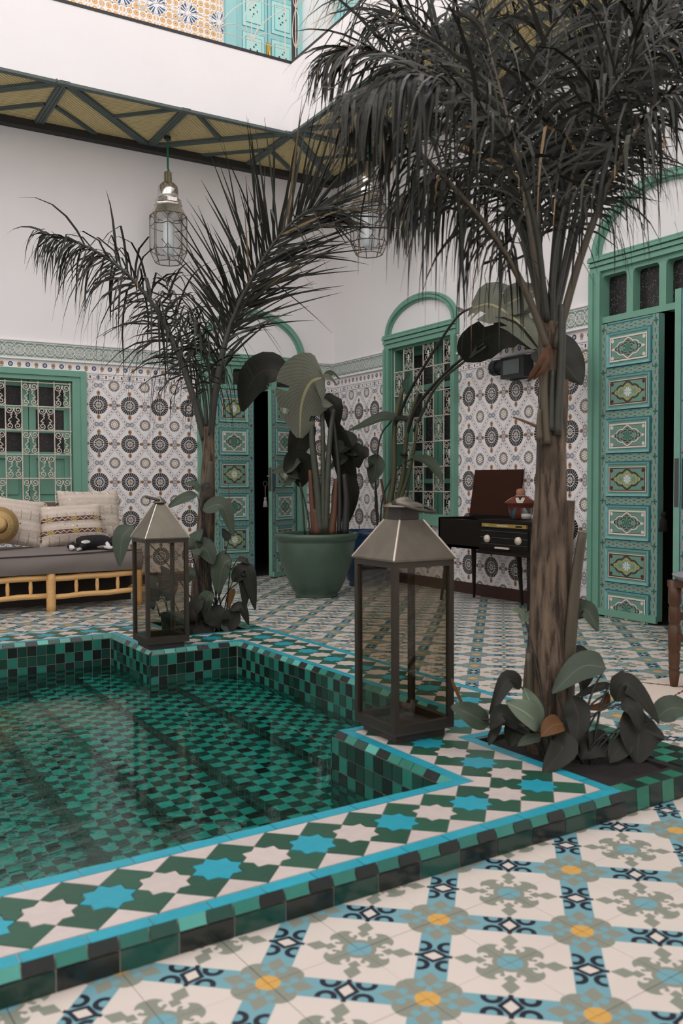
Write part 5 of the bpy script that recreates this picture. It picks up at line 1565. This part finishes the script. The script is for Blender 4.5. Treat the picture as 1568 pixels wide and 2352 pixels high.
# banana-like plant in the green pot
D1 = 6.95; pb = V((PC1[0], PC1[1], .46))
b1 = empty('banana_plant', pb, 'broad-leaved banana plant growing in the big green pot', 'plant')
A1 = lambda x, y, d=0.0: at(x, y, D1 + d)
for q, r0, r1, mt, nm in (([(735, 1228), (728, 1120), (716, 1000), (722, 900)], .034, .020, M_stem, 'stalk'), ([(748, 1228), (752, 1100), (758, 1000), (766, 940)], .028, .016, M_stem, 'stalk'), ([(742, 1228), (742, 1100), (740, 960), (732, 880)], .026, .012, M_stem, 'stalk'),
                          ([(722, 1228), (716, 1150), (712, 1080)], .026, .016, M_sheath, 'sheath'), ([(738, 1228), (748, 1160), (756, 1092)], .020, .010, M_sheath, 'sheath'), ([(730, 1228), (722, 1170)], .04, .03, M_sheath, 'sheath'),
                          ([(762, 1228), (768, 1170), (772, 1100)], .030, .018, M_sheath, 'sheath'), ([(778, 1228), (780, 1150), (776, 1060), (764, 960), (742, 900)], .020, .010, M_stemd, 'stalk'), ([(755, 1228), (764, 1170), (766, 1130), (778, 1112)], .016, .012, M_stem, 'stalk'),
                          ([(700, 1228), (694, 1150), (688, 1108)], .008, .006, M_stemd, 'stalk'), ([(712, 1228), (706, 1180), (690, 1112)], .007, .005, M_stemd, 'stalk'), ([(792, 1228), (795, 1150), (790, 1090)], .03, .02, M_stemd, 'stalk')):
    stem(b1, [A1(x, y, .02 * i) for i, (x, y) in enumerate(q)], r0, r1, mt, nm)
for q, w, tone, kw in (([(742, 866), (712, 880), (692, 930), (688, 1006)], .50, 'grey', dict(nrm=-CW, fold_=.12, n=18, heart=.7, torn=.10)), ([(742, 868), (758, 872), (775, 885)], .10, 'grey', {}),
                       ([(742, 868), (762, 858), (780, 870)], .07, 'mid', {}),
                       ([(658, 862), (612, 850), (575, 880), (556, 945)], .30, 'dark', dict(nrm=-CW + CR * .3, fold_=.3)),
                       ([(735, 940), (760, 930), (768, 1010)], .20, 'dark', {}), ([(725, 985), (695, 1000), (668, 1070)], .24, 'dark', dict(nrm=-CW)),
                       ([(650, 1078), (690, 1070), (690, 1118)], .26, 'dark', dict(nrm=-CW)), ([(690, 1062), (660, 1075), (625, 1085)], .16, 'mid', {}), ([(680, 1100), (660, 1110), (648, 1120)], .12, 'mid', {}),
                       ([(768, 965), (792, 1040), (802, 1110), (795, 1165)], .20, 'dark', dict(nrm=-CW - CR * .4, fold_=.5)), ([(770, 1010), (782, 1050), (760, 1075)], .14, 'mid', {}), ([(775, 1040), (800, 1010), (782, 990)], .16, 'dark', {}),
                       ([(790, 1045), (812, 1035), (825, 1075)], .2, 'dark', {}), ([(735, 1185), (715, 1180), (698, 1190)], .05, 'pale', {}), ([(775, 1100), (780, 1170), (800, 1190)], .12, 'dark', {}),
                       ([(790, 1080), (806, 1130), (800, 1200)], .14, 'dark', dict(nrm=-CW))):
    leaf(b1, [A1(x, y, (-.14 if tone == 'grey' else .10) + .06 * i) for i, (x, y) in enumerate(q)], w, tone, seed=q[0][0], **kw)

# long-stalked strelitzia in the blue pot
D2 = 7.62
def A2(x, y, d=0.0):
    w = depth_of(onx(x, max(y, 900), 0)); return at(x, y, min(D2 + d * .3, w - .30 + d * .15) if x > 860 else D2 + d * .3)
b2 = empty('strelitzia', V((PC2[0], PC2[1], .44)), 'long-stalked strelitzia arching from the dark blue pot towards the palm', 'plant')
for q, r0, r1, mt, nm, d in (([(880, 1222), (903, 1100), (906, 980), (925, 890)], .030, .018, M_olive, 'stalk', 0), ([(885, 1222), (922, 1110), (935, 990), (960, 900)], .026, .014, M_olive, 'stalk', -.1), ([(890, 1222), (938, 1090), (960, 970)], .020, .011, M_olive, 'stalk', -.05),
                             ([(906, 980), (940, 900), (1000, 800), (1050, 728), (1085, 706)], .014, .008, M_stemd, 'stalk', -.3), ([(930, 1010), (960, 930), (1030, 850), (1112, 788)], .016, .010, M_stemd, 'stalk', -.5), ([(950, 990), (1000, 890), (1060, 835), (1115, 796)], .013, .009, M_stem, 'stalk', -.6),
                             ([(868, 1222), (862, 1130), (872, 1010), (900, 965)], .009, .006, M_stemd, 'stalk', 0), ([(872, 1222), (880, 1140), (915, 1075), (950, 1052)], .008, .005, M_stemd, 'stalk', -.1), ([(866, 1222), (866, 1160), (858, 1075), (846, 1050)], .008, .005, M_stemd, 'stalk', 0),
                             ([(882, 1222), (884, 1160), (875, 1100)], .014, .010, M_sheath, 'sheath', -.05), ([(935, 1140), (940, 1100), (942, 1085)], .008, .002, M_stem, 'stalk', -.1)):
    stem(b2, [A2(x, y, d * i / 3.0) for i, (x, y) in enumerate(q)], r0, r1, mt, nm)
for q, w, tone, d, kw in (([(1085, 706), (1130, 700), (1190, 740), (1245, 810)], .40, 'grey', -.5, dict(nrm=-CW + V((0, 0, .2)), torn=.12, fold_=.2)), ([(1085, 708), (1062, 716), (1050, 705)], .06, 'grey', -.4, {}),
                       ([(1160, 700), (1200, 680), (1240, 660)], .22, 'grey', -.5, dict(nrm=-CW)),
                       ([(1070, 832), (1100, 785), (1160, 765), (1235, 800)], .30, 'dark', -.7, dict(nrm=-CW - V((0, 0, .3)), torn=.2)), ([(1072, 822), (1085, 790), (1105, 755)], .12, 'mid', -.7, {}),
                       ([(1240, 790), (1290, 830), (1335, 885)], .30, 'dark', -.9, dict(nrm=-CW, torn=.1)), 
                       ([(925, 890), (935, 870), (940, 855)], .05, 'mid', 0, {}), ([(912, 958), (870, 962), (800, 990)], .12, 'mid', -.2, {}), ([(905, 958), (930, 965), (938, 970)], .08, 'dark', -.2, {}),
                       ([(948, 1048), (985, 1062), (1018, 1108)], .12, 'mid', -.3, {}), ([(846, 1050), (822, 1045), (800, 1070)], .18, 'dark', -.1, {}), ([(846, 1050), (862, 1072), (852, 1112)], .18, 'mid', -.1, {}), ([(935, 1050), (925, 1044), (935, 1040)], .06, 'dark', -.2, {})):
    leaf(b2, [A2(x, y, d + .05 * i) for i, (x, y) in enumerate(q)], w, tone, seed=q[0][0], **kw)

# ------------------------------------------------------------------ palms
def trunk_col(nt, x, y, z):
    n = nt.nodes.new('ShaderNodeTexNoise'); n.inputs['Scale'].default_value = 1.0; n.inputs['Detail'].default_value = 7.0; n.inputs['Roughness'].default_value = .65
    g = nt.nodes.new('ShaderNodeNewGeometry'); mp_ = nt.nodes.new('ShaderNodeMapping'); mp_.inputs['Scale'].default_value = (46, 46, 5); nt.links.new(g.outputs['Position'], mp_.inputs[0]); nt.links.new(mp_.outputs[0], n.inputs['Vector'])
    n2 = nt.nodes.new('ShaderNodeTexNoise'); n2.inputs['Scale'].default_value = 7.0; nt.links.new(g.outputs['Position'], n2.inputs['Vector'])
    f = E(nt, n.outputs['Fac'])
    return Paint(nt, (.080, .052, .033)).over(M('MULTIPLY', (f - .46), 5.0) , (.165, .118, .078)).over(f < .46, (.040, .024, .015)).over(f < .39, (.016, .010, .007)).over(M('MULTIPLY', E(nt, n2.outputs['Fac']) - .52, 3.5), (.028, .017, .011))
M_trunk = mat('palm_trunk', fn=trunk_col, rough=.85, bump=.9, bscale=45, nstretch=(1, 1, .12))
M_petiole = mat('palm_petiole', (.070, .055, .034), .55, noise=.45, nscale=18, nstretch=(1, 1, .25))
M_petd = mat('palm_rachis', (.032, .032, .022), .5, noise=.3, nscale=18)
M_pl = mat('palm_leaflet', (.015, .0152, .011), .5, island=.5, spec=.25)
M_pl2 = mat('palm_leaflet_light', (.045, .049, .037), .45, island=.4, spec=.3)
M_pld = mat('palm_leaflet_dry', (.20, .125, .05), .6, island=.35)
def frond(parent, path, r0, r1, n, L, wd, t0, droop, seed, spread=1.0, rise=.5, mt=None, drymix=.010, light=.10, face=.6, kinky=.22):
    rr = random.Random(seed); C = spline(path, 10); K = len(C)
    m = MB(); m.tube(C, [r0 + (r1 - r0) * i / (K - 1) for i in range(K)], 7); fo_ = m.build('frond', mt or M_petd, parent, smooth=True)
    lm = MB()
    for k in range(n):
        t = t0 + (1 - t0) * (k + rr.random()) / n; f = t * (K - 1); i = min(int(f), K - 2); p = C[i].lerp(C[i + 1], f - i); T = (C[i + 1] - C[i]).normalized()
        S = T.cross(V((0, 0, 1)) * (1 - face) - CW * face + V((rr.uniform(-.35, .35), rr.uniform(-.35, .35), rr.uniform(-.35, .35))))
        if S.length < .1: S = CR.copy()
        S.normalize(); U = S.cross(T).normalized()
        sg = 1 if k % 2 else -1; q = (t - t0) / (1 - t0)
        ln = L * (.55 + .45 * sin(pi * min(1, .15 + q * .75))) * rr.uniform(.6, 1.2) * (1 - .45 * q * q)
        an = radians(rr.uniform(32, 62)) * spread * (1 - .35 * q)
        d = (T * cos(an) + S * (sg * sin(an)) + U * (rise * rr.uniform(-.15, 1))).normalized()
        dr = droop * rr.uniform(.35, 2.0); w0 = wd * rr.uniform(.75, 1.2)
        side = d.cross(U + V((rr.uniform(-.5, .5), rr.uniform(-.5, .5), 0))).normalized(); ns = 5
        mi = 2 if rr.random() < drymix else (1 if rr.random() < light else 0)
        kink = rr.uniform(.25, .8) if rr.random() < kinky else 9
        pos = p.copy(); dd = d.copy(); base = len(lm.v)
        for s in range(ns + 1):
            a = s / ns; w = w0 * .5 * (.55 + .45 * min(1, a * 4)) * (1 - a ** 2.2) + .0006
            lm.v += [pos - side * w, pos + side * w]
            if s < ns:
                dd = (dd + V((0, 0, -1)) * (dr / ns * (1 + a))).normalized()
                if a < kink <= a + 1 / ns: dd = (dd + V((rr.uniform(-.4, .4), rr.uniform(-.4, .4), -1.3))).normalized()
                pos = pos + dd * (ln / ns)
        for s in range(ns):
            b_ = base + 2 * s; lm.face((b_, b_ + 1, b_ + 3, b_ + 2), mi if not (mi == 0 and s == ns - 1 and rr.random() < .06) else 2)
    lo_ = lm.build('leaflets', [M_pl, M_pl2, M_pld], fo_, smooth=False); lo_['kind'] = 'stuff'
    return fo_
def palm_trunk(parent, spec, dep, ridges, name='trunk'):
    m = MB(); P = [at(x, y, dep) for x, y, _ in spec]; R = [h * dep / FPX for *_, h in spec]; C = spline(P, 8); K = len(C)
    Rs = []
    for i in range(K):
        f = i / 8; j = min(int(f), len(R) - 2); Rs.append(R[j] + (R[j + 1] - R[j]) * (f - j))
    N = 40
    for i, (c, r) in enumerate(zip(C, Rs)):
        for k in range(N):
            a = 2 * pi * k / N; q = r * (1 + ridges * (sin(a * 7 + i * .13) * .5 + sin(a * 13 - i * .21 + 1) * .35 + sin(a * 3 + i * .31) * .5))
            m.v.append(c + CR * (cos(a) * q) + V((-CR.y, CR.x, 0)) * (sin(a) * q))
    for i in range(K - 1):
        for k in range(N): m.face((i * N + k, i * N + (k + 1) % N, (i + 1) * N + (k + 1) % N, (i + 1) * N + k))
    m.face(tuple(range(N - 1, -1, -1))); m.face(tuple((K - 1) * N + k for k in range(N)))
    return m.build(name, M_trunk, parent, smooth=True)
# tall palm in the near planter
DR = 2.80
pr = empty('palm_tree', uvp(.16, .42, .02), 'tall palm with a shaggy trunk rising from the planter beside the big lantern', 'palm tree')
palm_trunk(pr, [(1262, 1752, 50), (1258, 1690, 52), (1255, 1600, 52), (1257, 1480, 47), (1261, 1340, 42), (1263, 1200, 38), (1265, 1080, 34), (1267, 1000, 31), (1267, 900, 29), (1263, 810, 27), (1258, 740, 20)], DR, .085)
AR = lambda x, y, d=0.0: at(x, y, DR + d)
for q, r0, r1, d in (([(1300, 1640), (1308, 1480), (1322, 1330), (1338, 1222)], .030, .017, -.03), ([(1292, 1560), (1298, 1400), (1303, 1260), (1310, 1150)], .026, .018, .03), ([(1222, 1680), (1218, 1600), (1215, 1500)], .024, .012, -.04), ([(1286, 1040), (1292, 950), (1295, 872)], .022, .018, .03), ([(1240, 1010), (1238, 970), (1240, 940)], .014, .008, -.05)):
    C = [AR(x, y, d) for x, y in q]; m = MB(); n_ = len(C); m.tube(spline(C, 5), [r0 + (r1 - r0) * i / (5 * (n_ - 1)) for i in range(5 * (n_ - 1) + 1)], 9, flat=.55); m.build('petiole_stub', M_petiole if d < 0 else M_trunk, pr, smooth=True)
for q, r0, r1, mt in (([(1290, 700), (1289, 800), (1284, 900), (1279, 1000)], .012, .015, M_petd), ([(1252, 800), (1250, 880), (1252, 960), (1256, 1020)], .010, .014, M_petiole), ([(1268, 850), (1266, 920), (1265, 990)], .008, .013, M_petd)):
    stem(pr, [AR(x, y, -.045) for x, y in q], r0, r1, mt, 'petiole_base')
stem(pr, [AR(1243, 985, -.05), AR(1215, 972, -.05), AR(1178, 958, -.04)], .006, .003, M_sheath, 'twig')
M_husk = mat('dry_husk', (.085, .034, .012), .8, noise=.5, nscale=40)
m = MB(); m.tube([AR(1262, 795, -.06), AR(1245, 830, -.08), AR(1222, 862, -.07), AR(1212, 876, -.06)], [.012, .018, .012, .003], 8, flat=.45); m.tube([AR(1258, 815, -.07), AR(1248, 850, -.08), AR(1225, 872, -.07)], [.014, .012, .003], 8, flat=.5); m.build('dry_sheath', M_husk, pr, smooth=True)
FR2 = [([(1266, 740, .05), (1340, 430, .1), (1440, 230, .12), (1540, 120, .1), (1650, 90, .1)], 170, .46, 1.0, .34, .014), ([(1262, 740, .12), (1300, 420, .2), (1390, 180, .26), (1500, 20, .3), (1600, -60, .3)], 170, .46, .8, .34, .014), ([(1256, 740, .12), (1215, 450, .2), (1120, 230, .3), (1000, 90, .36), (860, 40, .4)], 170, .46, .9, .34, .013)]
FR = [  # path (px, py, depth offset), n, length, droop, t0, r0
    ([(1258, 800, -.04), (1205, 665, -.06), (1135, 545, -.10), (1040, 430, -.16), (930, 320, -.25), (845, 235, -.34), (795, 210, -.42)], 180, 0.44, 1.5, .34, .017),
    ([(1254, 780, 0), (1222, 560, .0), (1195, 400, .05), (1160, 250, .1), (1120, 100, .16), (1085, -60, .2)], 142, 0.44, .55, .38, .016),
    ([(1258, 760, .02), (1236, 560, .04), (1238, 380, .08), (1250, 200, .12), (1270, 30, .16), (1290, -90, .2)], 161, 0.44, .5, .30, .019),
    ([(1264, 780, .02), (1275, 580, .03), (1325, 370, .05), (1410, 200, .0), (1530, 80, -.1), (1640, 40, -.2)], 161, 0.47, 1.1, .34, .016),
    ([(1274, 800, -.03), (1330, 600, -.06), (1395, 430, -.1), (1470, 290, -.16), (1560, 200, -.25), (1660, 180, -.35)], 130, 0.32, 1.5, .42, .019),
    ([(1252, 760, .05), (1185, 500, .1), (1070, 270, .2), (940, 150, .25), (820, 110, .25), (740, 140, .25)], 156, 0.42, 1.0, .34, .014),
    ([(1252, 740, .08), (1170, 400, .2), (1040, 150, .3), (900, 10, .35), (760, -70, .35)], 142, 0.44, .7, .34, .014),
    ([(1252, 760, .08), (1205, 560, .14), (1130, 430, .2), (1040, 390, .26), (960, 420, .3), (900, 480, .3)], 123, 0.36, 1.5, .36, .013),
    ([(1262, 740, .06), (1320, 400, .14), (1430, 140, .2), (1560, -20, .2), (1700, -80, .2)], 142, 0.47, .8, .32, .015),
    ([(1260, 740, .1), (1285, 450, .2), (1335, 220, .28), (1390, 20, .3), (1440, -120, .3)], 142, 0.44, .6, .30, .015),
    ([(1268, 760, .1), (1340, 480, .2), (1430, 270, .3), (1540, 150, .35), (1680, 110, .35)], 120, 0.36, 1.0, .34, .013),
    ([(1256, 740, -.02), (1225, 500, -.1), (1150, 300, -.2), (1020, 190, -.3), (900, 180, -.4), (820, 250, -.45)], 152, 0.39, 1.3, .40, .014)]
for k, (q, n_, L_, dr, t0, r0) in enumerate(FR + FR2):
    frond(pr, [AR(x, y, d) for x, y, d in q], r0 * .74, .003, int(n_ * (1.1 if k in (0, 4, 7, 5, 11) else .82)), L_, .0122, max(.18, t0 - .10), dr * (2.2 if k in (0, 4, 7) else 1.4), 100 + k, kinky=.35, light=.16, drymix=.02, face=.75 if k in (1, 2, 9) else .5, mt=M_petiole if k in (0, 1, 4) else M_petd)
# smaller palm behind the small lantern
DL = 5.06
AL = lambda x, y, d=0.0: at(x, y, DL + d)
pl2 = empty('palm_tree', uvp(.2, 3.15, .02), 'smaller palm with two arching fronds behind the smaller lantern', 'palm tree')
palm_trunk(pl2, [(456, 1462, 24), (460, 1400, 24), (466, 1300, 22), (473, 1200, 20), (477, 1120, 17), (479, 1040, 13), (478, 980, 11)], DL, .07)
for q, r0, r1, d in (([(478, 1150), (482, 1090), (484, 1060)], .030, .014, -.03), ([(470, 1120), (472, 1060), (466, 1000), (455, 940)], .022, .010, .02), ([(482, 1100), (486, 1020), (490, 950)], .02, .012, .02)):
    C = [AL(x, y, d) for x, y in q]; m = MB(); n_ = len(C); m.tube(spline(C, 5), [r0 + (r1 - r0) * i / (5 * (n_ - 1)) for i in range(5 * (n_ - 1) + 1)], 9, flat=.6); m.build('petiole_stub', M_petiole, pl2, smooth=True)
FL = [([(470, 1010, 0), (440, 900, 0), (400, 790, .02), (345, 690, .04), (270, 610, .05), (185, 560, .05), (98, 535, .05)], 210, 0.60, 2.9, .22, .022, 1.0),
      ([(482, 1010, 0), (498, 880, 0), (525, 760, 0), (570, 655, -.03), (635, 550, -.06), (705, 485, -.1), (765, 478, -.15)], 210, 0.70, .12, .30, .022, 1.0),
      ([(476, 1000, .05), (470, 900, .1), (440, 800, .15), (400, 720, .2), (380, 640, .2)], 40, 0.44, 2.0, .45, .009, 1.0),
      ([(480, 1000, -.05), (484, 900, -.1), (470, 800, -.2), (440, 730, -.3)], 34, 0.44, 2.2, .4, .008, 1.1),
      ([(472, 990, .05), (455, 910, .1), (450, 850, .12), (430, 780, .1)], 26, 0.40, 2.0, .3, .008, 1.2),
      ([(484, 990, .05), (500, 900, .1), (510, 830, .12), (520, 760, .15), (540, 690, .2)], 40, 0.5, .4, .35, .010, .7)]
for k, (q, n_, L_, dr, t0, r0, sp_) in enumerate(FL):
    frond(pl2, [AL(x, y, d) for x, y, d in q], r0, .003, n_, L_, .0135, t0, dr, 300 + k, spread=sp_, mt=M_petd, face=.8, kinky=.12 if k == 1 else .35)

# ------------------------------------------------------------------ peace lilies round the trunks
def under(parent, A, soil, dep, leaves, stems_r, seed):
    for k, (q, wpx, tone) in enumerate(leaves):
        b = q[0]; base = A(b[0], b[1], q[0][2] if len(b) > 2 else 0)
        pts = [A(p[0], p[1], (p[2] if len(p) > 2 else 0)) for p in q]
        leaf(parent, pts, wpx * dep / FPX * 1.08, tone, seed=seed + k, fold_=.22, nrm=(-CW * .8 + V((0, 0, .6)) + CR * (.3 * sin(k * 2.1))))
        s0 = V(soil) + CR * (.06 * sin(k * 1.7)) + V((0, 0, 0)); mid = s0 * .45 + base * .55 + V((0, 0, .05))
        stem(parent, [s0, mid, base], stems_r, stems_r * .6, M_stemd, 'stem', 6, 4)
g1 = empty('peace_lily', uvp(.13, .30, .02), 'drooping broad-leaved lily spilling over the cyan edge at the tall palm', 'plant')
G1 = lambda x, y, d=0.0: at(x, y, 2.72 + d)
under(g1, G1, uvp(.13, .30, .02), 2.72, [
    ([(1390, 1533), (1335, 1532), (1268, 1592, -.05)], 66, 'mid'), ([(1312, 1488, .1), (1346, 1525, .1), (1335, 1592, .08)], 48, 'dark'), ([(1312, 1416, .12), (1345, 1400, .1), (1373, 1449, .08)], 46, 'mid'),
    ([(1206, 1428, .08), (1192, 1406, .08), (1174, 1400, .06)], 20, 'pale'), ([(1206, 1428, .08), (1216, 1412, .08), (1232, 1402, .08)], 18, 'pale'),
    ([(1242, 1668, -.1), (1205, 1636, -.14), (1160, 1612, -.16)], 54, 'pale'), ([(1242, 1664, -.1), (1218, 1615, -.12), (1203, 1580, -.12)], 40, 'pale'),
    ([(1196, 1578, .02), (1165, 1562, 0), (1124, 1640, -.04)], 42, 'dark'), ([(1120, 1664, 0), (1078, 1640, -.02), (1036, 1622, -.02)], 54, 'mid'), ([(1192, 1668, -.03), (1152, 1640, -.05), (1126, 1676, -.06)], 44, 'dark'),
    ([(1264, 1700, -.12), (1290, 1718, -.16), (1247, 1778, -.2)], 66, 'dark'), ([(1242, 1694, -.1), (1212, 1700, -.12), (1188, 1714, -.14)], 24, 'mid'),
    ([(1498, 1655, .0), (1470, 1680, -.03), (1462, 1755, -.06)], 100, 'dark'), ([(1412, 1610, 0), (1442, 1572, 0), (1512, 1662, -.04)], 60, 'dark'), ([(1424, 1618, -.02), (1455, 1628, -.04), (1472, 1684, -.06)], 38, 'dark'),
    ([(1506, 1650, .02), (1545, 1626, .02), (1605, 1640, .02)], 58, 'mid'), ([(1400, 1570, .03), (1365, 1582, .02), (1316, 1602, 0)], 20, 'dark'), ([(1396, 1590, .05), (1382, 1622, .04), (1322, 1626, .03)], 20, 'brown'),
    ([(1292, 1662, -.1), (1266, 1668, -.13), (1242, 1692, -.15)], 42, 'brown'), ([(1402, 1708, 0), (1366, 1712, -.03), (1332, 1742, -.05)], 62, 'dark'), ([(1312, 1600, -.06), (1328, 1650, -.08), (1320, 1708, -.1)], 54, 'dark'),
    ([(1150, 1660, -.02), (1130, 1690, -.04), (1122, 1712, -.05)], 20, 'dark'), ([(1076, 1650, 0), (1044, 1580, 0), (1036, 1556, 0)], 9, 'brown'), ([(1340, 1640, -.02), (1310, 1690, -.05), (1300, 1735, -.08)], 60, 'dark'), ([(1440, 1690, -.02), (1420, 1720, -.04), (1400, 1752, -.06)], 50, 'dark'), ([(1215, 1650, .02), (1180, 1680, -.02), (1170, 1715, -.04)], 50, 'dark')], .0042, 3)
g2 = empty('peace_lily', uvp(.24, 3.05, .02), 'drooping broad-leaved lily growing at the smaller palm trunk', 'plant')
G2 = lambda x, y, d=0.0: at(x, y, 4.95 + d)
under(g2, G2, uvp(.24, 3.05, .02), 4.95, [
    ([(303, 1208), (280, 1238, -.04), (275, 1300, -.06)], 44, 'mid'), ([(453, 1138), (420, 1145), (384, 1168)], 27, 'mid'), ([(462, 1130), (445, 1112), (421, 1113)], 17, 'mid'), ([(462, 1130), (474, 1117), (484, 1120)], 20, 'dark'),
    ([(465, 1172), (510, 1162), (537, 1232)], 40, 'mid'), ([(452, 1262), (448, 1240), (466, 1216)], 40, 'mid'), ([(438, 1262), (470, 1260), (490, 1296)], 50, 'mid'), ([(525, 1242), (518, 1228), (509, 1214)], 20, 'dark'),
    ([(532, 1284), (512, 1300), (500, 1364)], 58, 'mid'), ([(534, 1336), (566, 1310), (586, 1400)], 38, 'dark'), ([(548, 1336), (562, 1345), (562, 1398)], 30, 'dark'), ([(528, 1400), (555, 1396), (571, 1436)], 24, 'dark'),
    ([(538, 1352), (531, 1370), (524, 1398)], 15, 'brown'), ([(508, 1434), (520, 1440), (537, 1457)], 26, 'mid'), ([(470, 1378), (450, 1392), (440, 1430)], 42, 'dark'), ([(478, 1396), (496, 1420), (502, 1446)], 52, 'dark'), ([(446, 1306), (434, 1320), (428, 1342)], 28, 'mid'),
    ([(486, 1360), (475, 1380), (470, 1420)], 40, 'mid'), ([(440, 1400), (430, 1430), (440, 1455)], 46, 'dark'), ([(520, 1400), (530, 1425), (520, 1450)], 44, 'dark'), ([(460, 1430), (470, 1445), (490, 1458)], 50, 'dark'), ([(545, 1285), (560, 1286), (572, 1296)], 16, 'dark')], .0045, 40)
g3 = empty('potted_seedling', NP1 + V((0, 0, .10)), 'thin-stalked seedling in the black plastic pot behind the smaller lantern', 'plant')
G3 = lambda x, y, d=0.0: at(x, y, depth_of(NP1) + d)
under(g3, G3, NP1 + V((0, 0, .10)), depth_of(NP1), [([(362, 1380), (350, 1350), (360, 1320)], 26, 'dark'), ([(372, 1370), (384, 1330), (372, 1300)], 34, 'dark'), ([(380, 1380), (398, 1350), (392, 1310)], 30, 'dark'), ([(352, 1400), (345, 1370), (350, 1345)], 20, 'dark')], .004, 80)
